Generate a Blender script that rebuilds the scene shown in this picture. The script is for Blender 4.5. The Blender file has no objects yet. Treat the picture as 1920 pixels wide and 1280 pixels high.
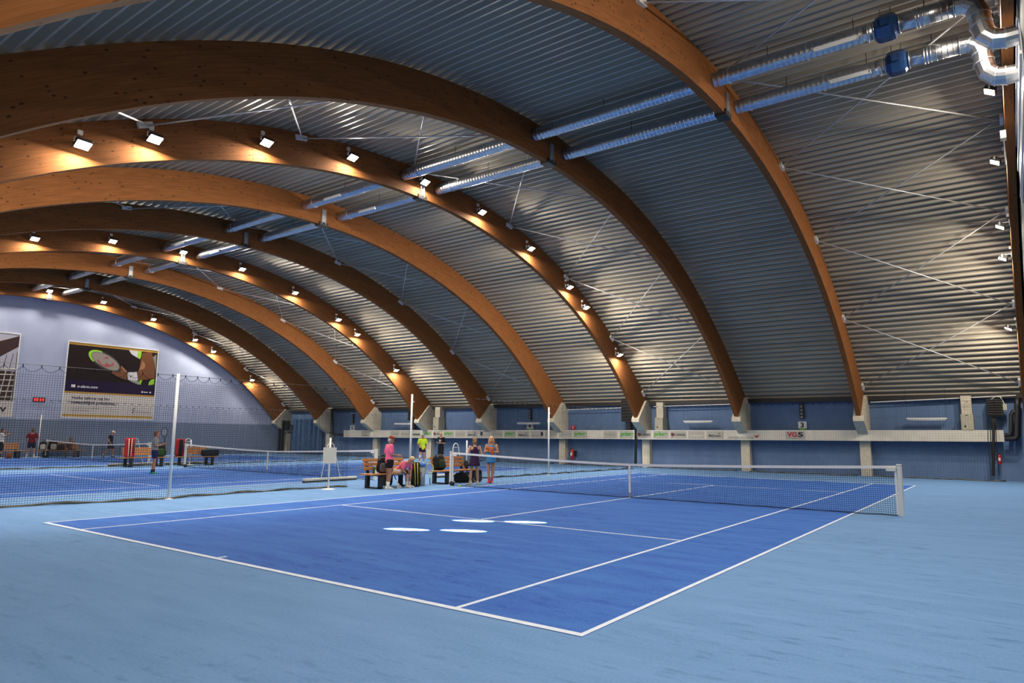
import bpy, bmesh, math, random
from mathutils import Vector, Matrix
random.seed(7)
R = math.radians
sc = bpy.context.scene
COL = sc.collection

# ------------------------------------------------------------------ camera
F_PX = 1266.907
CAM = Vector((-4.9874, -2.9360, 1.6066))
_y, _p, _r = 0.63439, 0.139186, 0.011114
_fw = Vector((math.cos(_p)*math.cos(_y), math.cos(_p)*math.sin(_y), math.sin(_p)))
_rt = Vector((math.sin(_y), -math.cos(_y), 0.0))
_up = _rt.cross(_fw)
RT = _rt*math.cos(_r) + _up*math.sin(_r)
UP = -_rt*math.sin(_r) + _up*math.cos(_r)
FW = _fw
cam = bpy.data.cameras.new('camera')
cam.sensor_width = 36.0
cam.lens = F_PX/1920*36.0
cam.clip_start, cam.clip_end = 0.05, 300
camo = bpy.data.objects.new('camera', cam)
COL.objects.link(camo)
camo.matrix_world = Matrix(((RT.x, UP.x, -FW.x, CAM.x), (RT.y, UP.y, -FW.y, CAM.y), (RT.z, UP.z, -FW.z, CAM.z), (0, 0, 0, 1)))
sc.camera = camo

def at(px, py, axis, val):
    """point of the place seen at a picture point, on the plane coordinate[axis] = val"""
    d = FW + RT*((px-960)/F_PX) - UP*((py-640)/F_PX)
    return CAM + d*((val-CAM[axis])/d[axis])

# ------------------------------------------------------------------ world, exposure
w = bpy.data.worlds.new('world'); sc.world = w; w.use_nodes = True
w.node_tree.nodes['Background'].inputs[0].default_value = (0.05, 0.07, 0.1, 1)
w.node_tree.nodes['Background'].inputs[1].default_value = 0.2
vs = sc.view_settings
vs.view_transform = 'Standard'; vs.look = 'None'; vs.gamma = 1.0; vs.use_curve_mapping = False
vs.exposure = 0.0
sc.cycles.use_denoising = True
LAMP_W = 165.0
LAMP_COL = (1.0, .92, .80)
LAMP_TILT = 28.0

# ------------------------------------------------------------------ hall dimensions (metres; x towards far wall, y along the hall)
MID = 11.6
WALL_FAR, WALL_NEAR = 30.05, 2*11.6-30.05
V_END, V_GABLE = 46.3, -3.62
AV = [-3.46] + [-2.9003+5.42283*i for i in range(1, 10)]
AT = 0.1                                   # half thickness of an arch
def LZ(u):
    d = abs(u-MID)
    return 9.8943 + 0.01387*d - 0.026978*d*d + 0.00093349*d**3 - 5.26183e-05*d**4
def UZ(u):
    d = abs(u-MID)
    return 10.905 - 0.04006*d - 0.0053914*d*d - 0.00133788*d**3 + 3.05874e-05*d**4 - (0.0011*d*d if u < MID else 0)

# ------------------------------------------------------------------ materials
def new_mat(name, col=(.5, .5, .5), rough=.6, metal=0.0, spec=.5):
    m = bpy.data.materials.new(name); m.use_nodes = True
    b = m.node_tree.nodes['Principled BSDF']
    b.inputs['Base Color'].default_value = (*col, 1)
    b.inputs['Roughness'].default_value = rough
    b.inputs['Metallic'].default_value = metal
    b.inputs['Specular IOR Level'].default_value = spec
    return m
def nd(m, t, **kw):
    n = m.node_tree.nodes.new(t)
    for k, v in kw.items():
        if k in n.inputs: n.inputs[k].default_value = v
        else: setattr(n, k, v)
    return n
def lk(m, a, b): m.node_tree.links.new(a, b)
def bsdf(m): return m.node_tree.nodes['Principled BSDF']
def noisy(name, c1, c2, scale=20, rough=.7, metal=0., spec=.5, detail=6, stretch=(1, 1, 1), bump=0, coord='Object', lo=.35, hi=.65):
    m = new_mat(name, c1, rough, metal, spec)
    tc = nd(m, 'ShaderNodeTexCoord'); mp = nd(m, 'ShaderNodeMapping'); mp.inputs['Scale'].default_value = stretch
    lk(m, tc.outputs[coord], mp.inputs[0])
    n = nd(m, 'ShaderNodeTexNoise', Scale=scale, Detail=detail); lk(m, mp.outputs[0], n.inputs['Vector'])
    r = nd(m, 'ShaderNodeValToRGB'); lk(m, n.outputs[0], r.inputs[0])
    r.color_ramp.elements[0].position = lo; r.color_ramp.elements[0].color = (*c1, 1)
    r.color_ramp.elements[1].position = hi; r.color_ramp.elements[1].color = (*c2, 1)
    lk(m, r.outputs[0], bsdf(m).inputs['Base Color'])
    if bump:
        bp = nd(m, 'ShaderNodeBump', Strength=bump, Distance=.01); lk(m, n.outputs[0], bp.inputs['Height']); lk(m, bp.outputs[0], bsdf(m).inputs['Normal'])
    return m
def carpet(name, c1, c2, c3):
    """needle-felt court carpet: fine speckle, broad worn clouds and brushed streaks across the court"""
    m = new_mat(name, c1, .95, 0, .15)
    tc = nd(m, 'ShaderNodeTexCoord')
    n1 = nd(m, 'ShaderNodeTexNoise', Scale=38., Detail=5.); lk(m, tc.outputs['Object'], n1.inputs['Vector'])
    mp = nd(m, 'ShaderNodeMapping'); mp.inputs['Scale'].default_value = (2.2, .45, 1); lk(m, tc.outputs['Object'], mp.inputs[0])
    n2 = nd(m, 'ShaderNodeTexNoise', Scale=1.3, Detail=7., Roughness=.65); lk(m, mp.outputs[0], n2.inputs['Vector'])
    mx = nd(m, 'ShaderNodeMix', data_type='RGBA'); mx.inputs['A'].default_value = (*c1, 1); mx.inputs['B'].default_value = (*c2, 1)
    r2 = nd(m, 'ShaderNodeMapRange'); r2.inputs['From Min'].default_value = .35; r2.inputs['From Max'].default_value = .7; lk(m, n2.outputs[0], r2.inputs[0])
    lk(m, r2.outputs[0], mx.inputs['Factor'])
    mx2 = nd(m, 'ShaderNodeMix', data_type='RGBA'); mx2.inputs['B'].default_value = (*c3, 1)
    r1 = nd(m, 'ShaderNodeMapRange'); r1.inputs['From Min'].default_value = .3; r1.inputs['From Max'].default_value = .75; r1.inputs['To Max'].default_value = .55; lk(m, n1.outputs[0], r1.inputs[0])
    lk(m, mx.outputs['Result'], mx2.inputs['A']); lk(m, r1.outputs[0], mx2.inputs['Factor'])
    # scuffed flecks of darker pile
    mp3 = nd(m, 'ShaderNodeMapping'); mp3.inputs['Scale'].default_value = (5.5, 1.6, 1); lk(m, tc.outputs['Object'], mp3.inputs[0])
    n3 = nd(m, 'ShaderNodeTexNoise', Scale=1.7, Detail=4., Roughness=.55); lk(m, mp3.outputs[0], n3.inputs['Vector'])
    r3 = nd(m, 'ShaderNodeMapRange'); r3.inputs['From Min'].default_value = .56; r3.inputs['From Max'].default_value = .70; r3.inputs['To Max'].default_value = .6; lk(m, n3.outputs[0], r3.inputs[0])
    n4 = nd(m, 'ShaderNodeTexNoise', Scale=.22, Detail=2.); lk(m, tc.outputs['Object'], n4.inputs['Vector'])
    r4 = nd(m, 'ShaderNodeMapRange'); r4.inputs['From Min'].default_value = .42; r4.inputs['From Max'].default_value = .6; lk(m, n4.outputs[0], r4.inputs[0])
    mm = nd(m, 'ShaderNodeMath', operation='MULTIPLY'); lk(m, r3.outputs[0], mm.inputs[0]); lk(m, r4.outputs[0], mm.inputs[1])
    mx3 = nd(m, 'ShaderNodeMix', data_type='RGBA'); mx3.inputs['B'].default_value = (*[q*.72 for q in c2], 1)
    lk(m, mm.outputs[0], mx3.inputs['Factor']); lk(m, mx2.outputs['Result'], mx3.inputs['A'])
    lk(m, mx3.outputs['Result'], bsdf(m).inputs['Base Color'])
    bp = nd(m, 'ShaderNodeBump', Strength=.25, Distance=.004); lk(m, n1.outputs[0], bp.inputs['Height']); lk(m, bp.outputs[0], bsdf(m).inputs['Normal'])
    return m
def glulam(name):
    m = new_mat(name, (.3, .13, .045), .75, 0, .12)
    uv = nd(m, 'ShaderNodeUVMap')
    mp = nd(m, 'ShaderNodeMapping'); mp.inputs['Scale'].default_value = (.9, 14, 1); lk(m, uv.outputs[0], mp.inputs[0])
    n = nd(m, 'ShaderNodeTexNoise', Scale=1.6, Detail=8., Roughness=.6); lk(m, mp.outputs[0], n.inputs['Vector'])
    r = nd(m, 'ShaderNodeValToRGB'); lk(m, n.outputs[0], r.inputs[0])
    r.color_ramp.elements[0].position = .3; r.color_ramp.elements[0].color = (.165, .060, .019, 1)
    r.color_ramp.elements[1].position = .7; r.color_ramp.elements[1].color = (.285, .108, .032, 1)
    # lamella joints every 4 cm
    sx = nd(m, 'ShaderNodeSeparateXYZ'); lk(m, uv.outputs[0], sx.inputs[0])
    a = nd(m, 'ShaderNodeMath', operation='MULTIPLY'); a.inputs[1].default_value = 25.; lk(m, sx.outputs['Y'], a.inputs[0])
    fr = nd(m, 'ShaderNodeMath', operation='FRACT'); lk(m, a.outputs[0], fr.inputs[0])
    lt = nd(m, 'ShaderNodeMath', operation='LESS_THAN'); lt.inputs[1].default_value = .09; lk(m, fr.outputs[0], lt.inputs[0])
    mu = nd(m, 'ShaderNodeMath', operation='MULTIPLY'); mu.inputs[1].default_value = .35; lk(m, lt.outputs[0], mu.inputs[0])
    mx = nd(m, 'ShaderNodeMix', data_type='RGBA'); mx.inputs['B'].default_value = (.09, .035, .012, 1)
    lk(m, mu.outputs[0], mx.inputs['Factor']); lk(m, r.outputs[0], mx.inputs['A'])
    # knots
    mk = nd(m, 'ShaderNodeMapping'); mk.inputs['Scale'].default_value = (4.2, 8.5, 1); lk(m, uv.outputs[0], mk.inputs[0])
    vo = nd(m, 'ShaderNodeTexVoronoi', Scale=1.0, Randomness=1.0); lk(m, mk.outputs[0], vo.inputs['Vector'])
    kr = nd(m, 'ShaderNodeValToRGB'); lk(m, vo.outputs['Distance'], kr.inputs[0])
    kr.color_ramp.elements[0].position = .10; kr.color_ramp.elements[0].color = (.85, .85, .85, 1)
    kr.color_ramp.elements[1].position = .20; kr.color_ramp.elements[1].color = (0, 0, 0, 1)
    mx2 = nd(m, 'ShaderNodeMix', data_type='RGBA'); mx2.inputs['B'].default_value = (.045, .018, .008, 1)
    lk(m, kr.outputs[0], mx2.inputs['Factor']); lk(m, mx.outputs['Result'], mx2.inputs['A'])
    lk(m, mx2.outputs['Result'], bsdf(m).inputs['Base Color'])
    return m
def emissive(name, col, s):
    m = new_mat(name, col, .5)
    bsdf(m).inputs['Emission Color'].default_value = (*col, 1); bsdf(m).inputs['Emission Strength'].default_value = s
    return m

M = {}
M['surround'] = carpet('light_blue_carpet', (.150, .295, .555), (.108, .240, .470), (.21, .35, .59))
M['court'] = carpet('royal_blue_carpet', (.052, .165, .510), (.022, .082, .410), (.095, .215, .56))
M['line'] = noisy('court_line_white', (.76, .82, .93), (.64, .71, .84), 9, .9)
M['glulam'] = glulam('glulam_spruce')
M['roof'] = noisy('trapezoidal_roof_sheet', (.370, .325, .250), (.42, .375, .29), 1.2, .42, .15, .5, 4, (1, .1, 1))
M['steel'] = noisy('galvanised_steel', (.55, .57, .6), (.66, .68, .7), 14, .3, .9)
M['duct'] = noisy('spiral_duct_metal', (.50, .51, .53), (.60, .61, .62), 9, .3, 1.0)
M['white_steel'] = new_mat('white_painted_steel', (.72, .71, .68), .45)
M['rod'] = new_mat('brace_rod_paint', (.55, .54, .52), .4, .3)
M['dark_steel'] = new_mat('dark_steel', (.03, .026, .024), .5, .3)
M['black'] = new_mat('black_paint', (.012, .012, .013), .5)
M['black_cloth'] = noisy('black_fabric', (.010, .010, .012), (.03, .03, .034), 40, .85)
M['grey_cloth'] = noisy('grey_fabric', (.2, .2, .2), (.3, .3, .29), 40, .85)
M['concrete'] = noisy('cream_concrete', (.50, .44, .34), (.58, .52, .41), 6, .85, 0, .3, 6, (1, 1, 1), .1)
M['wall_far'] = noisy('blue_wall_paint', (.108, .172, .305), (.125, .195, .335), 2.5, .8, 0, .3, 5, (1, 1, .5))
M['gable'] = noisy('gable_paint', (.03, .035, .035), (.045, .05, .05), 2.5, .8)
def end_wall():
    m = noisy('end_wall_paint', (.345, .385, .52), (.375, .415, .55), 1.5, .8, 0, .3)
    r = [n for n in m.node_tree.nodes if n.type == 'VALTORGB'][0]
    tc = nd(m, 'ShaderNodeTexCoord'); sx = nd(m, 'ShaderNodeSeparateXYZ'); lk(m, tc.outputs['Object'], sx.inputs[0])
    lt = nd(m, 'ShaderNodeMath', operation='LESS_THAN'); lt.inputs[1].default_value = 2.32; lk(m, sx.outputs['Z'], lt.inputs[0])
    mx = nd(m, 'ShaderNodeMix', data_type='RGBA'); mx.inputs['B'].default_value = (.165, .205, .285, 1)
    lk(m, lt.outputs[0], mx.inputs['Factor']); lk(m, r.outputs[0], mx.inputs['A']); lk(m, mx.outputs['Result'], bsdf(m).inputs['Base Color'])
    return m
M['wall_end'] = end_wall()
M['strip'] = noisy('offwhite_duct_fabric', (.60, .56, .47), (.66, .62, .53), 3, .8)
M['strip_panel'] = noisy('grey_logo_ground', (.40, .375, .32), (.44, .41, .35), 8, .8)
M['strip_edge'] = new_mat('white_rail', (.66, .64, .58), .6)
M['txt_green'] = new_mat('print_green', (.07, .33, .03), .7)
M['txt_black'] = new_mat('print_black', (.012, .012, .02), .7)
M['txt_navy'] = new_mat('print_navy', (.015, .015, .06), .7)
M['txt_red'] = new_mat('print_red', (.42, .02, .03), .7)
M['txt_grey'] = new_mat('print_grey', (.26, .25, .23), .7)
M['txt_pale'] = new_mat('print_pale', (.58, .55, .48), .7)
M['white'] = new_mat('white_plastic', (.78, .78, .76), .5)
M['net'] = new_mat('black_net_cord', (.012, .013, .015), .9, 0, .1)
M['curtain_net'] = new_mat('green_black_netting', (.015, .020, .022), .9, 0, .1)
M['hem'] = noisy('net_hem_rope', (.03, .035, .03), (.16, .15, .11), 3, .9)
M['tape'] = noisy('white_net_tape', (.74, .73, .72), (.8, .79, .78), 10, .8)
M['wood'] = noisy('varnished_slats', (.36, .150, .045), (.48, .215, .075), 5, .5, 0, .4, 6, (1.5, 12, 12))
M['cabinet'] = noisy('beige_cabinet_paint', (.40, .37, .27), (.44, .405, .30), 4, .5)
M['red'] = new_mat('red_enamel', (.50, .015, .012), .3)
M['bluefan'] = noisy('fan_blue_enamel', (.014, .045, .13), (.02, .055, .15), 6, .22, .3)
M['bin'] = noisy('bin_grey', (.26, .3, .35), (.31, .35, .4), 4, .4, .4)
M['binrim'] = new_mat('bin_blue_rim', (.05, .16, .5), .4)
M['curtain'] = noisy('blue_curtain', (.05, .10, .2), (.065, .125, .24), 5, .9)
M['glass'] = emissive('lit_lamp_glass', (1.0, .86, .62), 40)
M['led_red'] = emissive('red_led', (1.0, .02, .02), 2.2)
M['tube'] = new_mat('fluorescent_tube_off', (.62, .62, .55), .2)
M['ball'] = noisy('tennis_felt', (.55, .68, .06), (.65, .78, .1), 50, .95)

# ------------------------------------------------------------------ mesh building helpers
class MB:
    def __init__(self): self.v, self.f = [], []
    def add(self, vs, fs):
        o = len(self.v); self.v += [tuple(x) for x in vs]; self.f += [tuple(i+o for i in q) for q in fs]
    def box(self, c, s, rot=None):
        c = Vector(c); x, y, z = (q/2 for q in s)
        P = [Vector(q) for q in ((-x, -y, -z), (x, -y, -z), (x, y, -z), (-x, y, -z), (-x, -y, z), (x, -y, z), (x, y, z), (-x, y, z))]
        if rot is not None: P = [rot @ q for q in P]
        self.add([c+q for q in P], [(0, 3, 2, 1), (4, 5, 6, 7), (0, 1, 5, 4), (1, 2, 6, 5), (2, 3, 7, 6), (3, 0, 4, 7)]); return self
    def b2(self, a, b):
        a, b = Vector(a), Vector(b); return self.box((a+b)/2, [abs(q) for q in (b-a)])
    def tube(self, pts, r, n=8, caps=True, up=None):
        pts = [Vector(q) for q in pts]
        rs = r if isinstance(r, (list, tuple)) else [r]*len(pts)
        rings = []; ref = None
        for i, q in enumerate(pts):
            t = (pts[min(i+1, len(pts)-1)]-pts[max(i-1, 0)]).normalized()
            if ref is None:
                ref = Vector((0, 0, 1)) if abs(t.z) < .9 else Vector((1, 0, 0))
            a = t.cross(ref)
            if a.length < 1e-5: a = t.orthogonal()
            a.normalize(); b = a.cross(t); ref = b
            rings.append([q+(a*math.cos(2*math.pi*k/n)+b*math.sin(2*math.pi*k/n))*rs[i] for k in range(n)])
        vs = [p for g in rings for p in g]; fs = []
        for i in range(len(pts)-1):
            for k in range(n):
                fs.append((i*n+k, i*n+(k+1) % n, (i+1)*n+(k+1) % n, (i+1)*n+k))
        if caps: fs += [tuple(range(n-1, -1, -1)), tuple((len(pts)-1)*n+k for k in range(n))]
        self.add(vs, fs); return self
    def lathe(self, prof, c=(0, 0, 0), n=20, sx=1, sy=1):
        vs = []; fs = []
        for (r, z) in prof: vs += [(c[0]+r*sx*math.cos(2*math.pi*k/n), c[1]+r*sy*math.sin(2*math.pi*k/n), c[2]+z) for k in range(n)]
        for i in range(len(prof)-1):
            for k in range(n): fs.append((i*n+k, i*n+(k+1) % n, (i+1)*n+(k+1) % n, (i+1)*n+k))
        fs += [tuple(range(n-1, -1, -1)), tuple((len(prof)-1)*n+k for k in range(n))]
        self.add(vs, fs); return self
    def prism(self, poly, axis, a, b):
        """polygon in the plane across an axis (0: poly=(y,z), 1: (x,z), 2: (x,y)) extruded from a to b"""
        def mk(q, t): return (t, q[0], q[1]) if axis == 0 else (q[0], t, q[1]) if axis == 1 else (q[0], q[1], t)
        n = len(poly)
        vs = [mk(q, a) for q in poly]+[mk(q, b) for q in poly]
        fs = [tuple(range(n-1, -1, -1)), tuple(range(n, 2*n))]+[(i, (i+1) % n, n+(i+1) % n, n+i) for i in range(n)]
        self.add(vs, fs); return self
    def poly(self, pts): self.add(pts, [tuple(range(len(pts)))]); return self
    def super(self, c, s, e1=.35, e2=.35, nu=16, nv=12, rot=None):
        """soft box (superellipsoid) with half sizes s"""
        def cp(a, e): q = math.cos(a); return math.copysign(abs(q)**e, q)
        def sp(a, e): q = math.sin(a); return math.copysign(abs(q)**e, q)
        vs = []; fs = []
        for j in range(nv+1):
            ph = -math.pi/2+math.pi*j/nv
            for i in range(nu):
                th = 2*math.pi*i/nu
                q = Vector((s[0]*cp(ph, e1)*cp(th, e2), s[1]*cp(ph, e1)*sp(th, e2), s[2]*sp(ph, e1)))
                if rot is not None: q = rot @ q
                vs.append(Vector(c)+q)
        for j in range(nv):
            for i in range(nu): fs.append((j*nu+i, j*nu+(i+1) % nu, (j+1)*nu+(i+1) % nu, (j+1)*nu+i))
        self.add(vs, fs); return self
    def xf(self, m): self.v = [tuple(m @ Vector(q)) for q in self.v]; return self
    def build(self, name, m, parent=None, smooth=False, bevel=0):
        me = bpy.data.meshes.new(name); me.from_pydata(self.v, [], self.f)
        bm = bmesh.new(); bm.from_mesh(me)
        bmesh.ops.remove_doubles(bm, verts=bm.verts, dist=1e-6)
        if self.closed: bmesh.ops.recalc_face_normals(bm, faces=bm.faces)
        bm.to_mesh(me); bm.free()
        o = bpy.data.objects.new(name, me); COL.objects.link(o)
        o.data.materials.append(m)
        if smooth: me.shade_smooth()
        if bevel:
            b = o.modifiers.new('bevel', 'BEVEL'); b.width = bevel; b.segments = 2; b.limit_method = 'ANGLE'
        if parent is not None: o.parent = parent
        return o
    closed = True

def tag(o, label=None, cat=None, group=None, kind=None):
    if label: o['label'] = label
    if cat: o['category'] = cat
    if group: o['group'] = group
    if kind: o['kind'] = kind
    return o
def thing(name, label, cat, loc=(0, 0, 0), rz=0, group=None):
    o = bpy.data.objects.new(name, None); COL.objects.link(o); o.empty_display_size = .1
    o.location = loc; o.rotation_euler.z = rz
    return tag(o, label, cat, group)
def text_mb(s, size, sx=1.0, shear=0., bold=0.0, align='LEFT'):
    c = bpy.data.curves.new('txt', 'FONT'); c.body = s; c.size = size; c.shear = shear; c.offset = bold; c.align_x = align; c.fill_mode = 'FRONT'
    o = bpy.data.objects.new('txt', c); COL.objects.link(o)
    bpy.context.view_layer.update()
    me = bpy.data.meshes.new_from_object(o.evaluated_get(bpy.context.evaluated_depsgraph_get()))
    b = MB(); b.closed = False
    b.v = [(q.co.x*sx, q.co.y, 0) for q in me.vertices]; b.f = [tuple(p.vertices) for p in me.polygons]
    bpy.data.objects.remove(o); bpy.data.curves.remove(c); bpy.data.meshes.remove(me)
    return b
def fit_text(s, w, h, **kw):
    """lettering scaled to a given width and height, lower left corner at the origin"""
    b = text_mb(s, 1.0, **kw)
    xs = [q[0] for q in b.v]; ys = [q[1] for q in b.v]
    kx, ky = w/max(1e-6, max(xs)-min(xs)), h/max(1e-6, max(ys)-min(ys))
    x0, y0 = min(xs), min(ys)
    b.v = [((q[0]-x0)*kx, (q[1]-y0)*ky, 0) for q in b.v]
    return b
FACE_U = Matrix(((0, 0, -1, 0), (-1, 0, 0, 0), (0, 1, 0, 0), (0, 0, 0, 1)))   # drawing plane -> wall seen looking along +x
FACE_V = Matrix(((1, 0, 0, 0), (0, 0, -1, 0), (0, 1, 0, 0), (0, 0, 0, 1)))    # drawing plane -> wall seen looking along +y
def T(*a): return Matrix.Translation(Vector(a))

# ================================================================== SETTING
def struct(o): o['kind'] = 'structure'; return o
struct(MB().b2((WALL_NEAR-.3, V_GABLE-.3, -.2), (WALL_FAR+.3, V_END+.3, 0)).build('floor', M['surround']))
WT = 3.62
struct(MB().b2((WALL_FAR, V_GABLE-.2, 0), (WALL_FAR+.25, V_END+.2, WT)).build('wall_far', M['wall_far']))
struct(MB().b2((WALL_NEAR-.25, V_GABLE-.2, 0), (WALL_NEAR, V_END+.2, WT)).build('wall_near', M['wall_far']))
us = [WALL_NEAR+(WALL_FAR-WALL_NEAR)*i/60 for i in range(61)]
gp = [(WALL_NEAR, 0)]+[(u, UZ(u)+.06) for u in us]+[(WALL_FAR, 0)]
struct(MB().prism(gp, 1, V_END, V_END+.2).build('wall_left', M['wall_end']))
struct(MB().prism(gp, 1, V_GABLE-.2, V_GABLE).build('wall_right', M['gable']))

MB().b2((29.72, V_GABLE+.02, 3.40), (30.04, V_END-.02, 3.60)).build('gap_shade_strip', M['dark_steel'], bpy.data.objects['wall_far'])  # added dark strip, stands in for the shaded gap between wall top and roof
# corrugated roof: trapezoidal sheet, ribs running along the hall
def roof():
    # arc-length table of the roof line from the ridge outwards
    tab = [(0.0, 0.0)]; s = 0; d = 0
    while d < 18.9:
        dz = UZ(MID+d+.02)-UZ(MID+d); s += math.hypot(.02, dz); d += .02; tab.append((s, d))
    def at_s(q):
        lo, hi = 0, len(tab)-1
        while hi-lo > 1:
            m = (lo+hi)//2
            if tab[m][0] <= q: lo = m
            else: hi = m
        k = (q-tab[lo][0])/(tab[hi][0]-tab[lo][0]); return tab[lo][1]+(tab[hi][1]-tab[lo][1])*k
    P = .30; prof = [(0, 0), (.06, 0), (.115, .14), (.245, .14)]
    pts = []
    smax = tab[-1][0]; n = int(smax/P)
    for side in (1, -1):
        row = []
        for i in range(n):
            for (a, h) in prof:
                q = i*P+a+.02
                if q >= smax: continue
                dd = at_s(q); sl = (UZ(MID+dd+.01)-UZ(MID+dd))/.01
                nx, nz = -sl/math.hypot(1, sl), 1/math.hypot(1, sl)
                row.append((MID+side*(dd+nx*h), UZ(MID+side*dd)+.004+nz*h))
        pts.append(row)
    line = pts[1][::-1]+pts[0]
    b = MB(); b.closed = False
    for (u, z) in line: b.v += [(u, V_GABLE-.2, z), (u, V_END+.2, z)]
    b.f = [(2*i, 2*i+1, 2*i+3, 2*i+2) for i in range(len(line)-1)]
    return b
struct(roof().build('ceiling', M['roof']))

# playing courts: carpet field with its painted lines
def court(vc, label):
    t = thing('tennis_court', label, 'court', (0, vc, 0))
    h = 10.97/2; b = MB().b2((0, -h, 0), (23.77, h, .004)); b.build('playing_surface', M['court'], t)
    s = 8.23/2; N = 11.885; S = 6.40; wl = .05
    L = MB()
    def ln(u0, v0, u1, v1): L.b2((u0, v0, .004), (u1, v1, .0065))
    ln(-.0, -h, .08, h); ln(23.69, -h, 23.77, h)
    for y in (-h, h-wl): ln(.08, y, 23.69, y+wl)
    for y in (-s, s-wl): ln(.08, y, 23.69, y+wl)
    for x in (N-S-wl/2, N+S-wl/2): ln(x, -s+wl, x+wl, s-wl)
    ln(N-S+wl/2, -wl/2, N+S-wl/2, wl/2)
    ln(.08, -wl/2, .2, wl/2); ln(23.57, -wl/2, 23.69, wl/2)
    L.build('court_line', M['line'], t)
    return t
VC = [5.485, 21.95, 38.3]
court(VC[0], 'royal blue court with white lines nearest the camera, in the foreground')
court(VC[1], 'middle royal blue court seen beyond the first hanging divider net')
court(VC[2], 'farthest blue court in front of the end wall with posters')

# ================================================================== ARCHES
def arch(i, label):
    v = AV[i]
    t = thing('glulam_arch', label, 'arch', (MID, v, 0), 0, None)
    N = 110; a0 = MID-16.85; a1 = MID+16.85
    secs = []
    for k in range(N+1):
        u = a0+(a1-a0)*k/N
        sl = (LZ(u+.01)-LZ(u-.01))/.02; nx, nz = -sl/math.hypot(1, sl), 1/math.hypot(1, sl)
        if abs(u-MID) < .3: nx *= abs(u-MID)/.3
        lo, hi = .2, 3.0
        for _ in range(40):
            m = (lo+hi)/2
            if LZ(u)+nz*m < UZ(u+nx*m): lo = m
            else: hi = m
        secs.append(((u, LZ(u)), (u+nx*lo, LZ(u)+nz*lo), lo))
    me = bpy.data.meshes.new('beam'); vs = []; fs = []; uvs = []
    s = 0
    for k, (lo_, hi_, th) in enumerate(secs):
        for y in (-AT, AT): vs += [(lo_[0]-MID, y, lo_[1]), (hi_[0]-MID, y, hi_[1])]
    ss = [0]
    for k in range(N): ss.append(ss[-1]+math.hypot(secs[k+1][0][0]-secs[k][0][0], secs[k+1][0][1]-secs[k][0][1]))
    off = i*7.3
    for k in range(N):
        a, b = 4*k, 4*k+4; s0, s1 = ss[k]+off, ss[k+1]+off; t0, t1 = secs[k][2], secs[k+1][2]
        fs.append((a, b, b+1, a+1)); uvs += [(s0, 0), (s1, 0), (s1, t1), (s0, t0)]
        fs.append((a+3, b+3, b+2, a+2)); uvs += [(s0, t0), (s1, t1), (s1, 0), (s0, 0)]
        fs.append((a+2, b+2, b, a)); uvs += [(s0, -.2), (s1, -.2), (s1, 0), (s0, 0)]
        fs.append((a+1, b+1, b+3, a+3)); uvs += [(s0, t0), (s1, t1), (s1, t1+.2), (s0, t0+.2)]
    fs.append((0, 1, 3, 2)); uvs += [(0, 0), (0, 1), (.2, 1), (.2, 0)]
    e = 4*N; fs.append((e+2, e+3, e+1, e)); uvs += [(0, 0), (0, 1), (.2, 1), (.2, 0)]
    me.from_pydata(vs, [], fs); me.materials.append(M['glulam'])
    ul = me.uv_layers.new(name='UVMap')
    for j, q in enumerate(uvs): ul.data[j].uv = q
    o = bpy.data.objects.new('beam', me); COL.objects.link(o); o.parent = t
    # ridge joint: steel channel on the near face, dark shoe wrapped under the apex
    b = MB(); b.b2((-.13, -AT-.035, LZ(MID)+.02), (.03, -AT, LZ(MID)+.62)); b.b2((-.15, -AT-.06, LZ(MID)+.02), (-.13, -AT, LZ(MID)+.62)); b.b2((.03, -AT-.06, LZ(MID)+.02), (.05, -AT, LZ(MID)+.62))
    b.build('ridge_plate', M['steel'], t)
    if i: MB().b2((-.24, -AT-.05, LZ(MID)-.05), (.18, AT+.05, LZ(MID)+.10)).build('ridge_shoe', M['dark_steel'], t)
    return t
ARCH_LABEL = [
 'brown wooden arch hard against the right gable wall, seen edge-on',
 'bright orange wooden arch nearest the right gable, sweeping across the top centre',
 'dark brown wooden arch without lamps, second free-standing arch from the right gable',
 'nearest free-standing wooden arch with a row of lit floodlights along it',
 'bright orange wooden arch just beyond the nearest row of floodlights',
 'dark brown wooden arch without lamps, between the two rows of floodlights in mid hall',
 'wooden arch with the middle row of lit floodlights',
 'orange wooden arch just beyond the middle row of floodlights',
 'dark wooden arch without lamps, last but one before the poster wall',
 'wooden arch with floodlights set against the poster end wall']
for i in range(10): arch(i, ARCH_LABEL[i])

# concrete columns with corbels that carry the arch feet
CP = [(28.42, 2.60), (28.42, 2.44), (29.68, 1.66), (30.04, 1.66), (30.04, 3.45), (29.42, 3.62)]
ORD = ['first', 'second', 'third', 'fourth', 'fifth', 'sixth', 'seventh', 'eighth', 'ninth', 'tenth', 'eleventh', 'twelfth']
for i in range(1, 10):
    t = thing('concrete_column', 'cream concrete column with corbel, %s from the right along the far blue wall' % ORD[i-1], 'column', (29.87, AV[i], 0), 0, 'columns along the far wall')
    MB().b2((-.17, -.22, 0), (.17, .22, 1.75)).build('shaft', M['concrete'], t)
    MB().prism([(a-29.87, b) for a, b in CP], 1, -.22, .22).build('corbel', M['concrete'], t)

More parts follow.
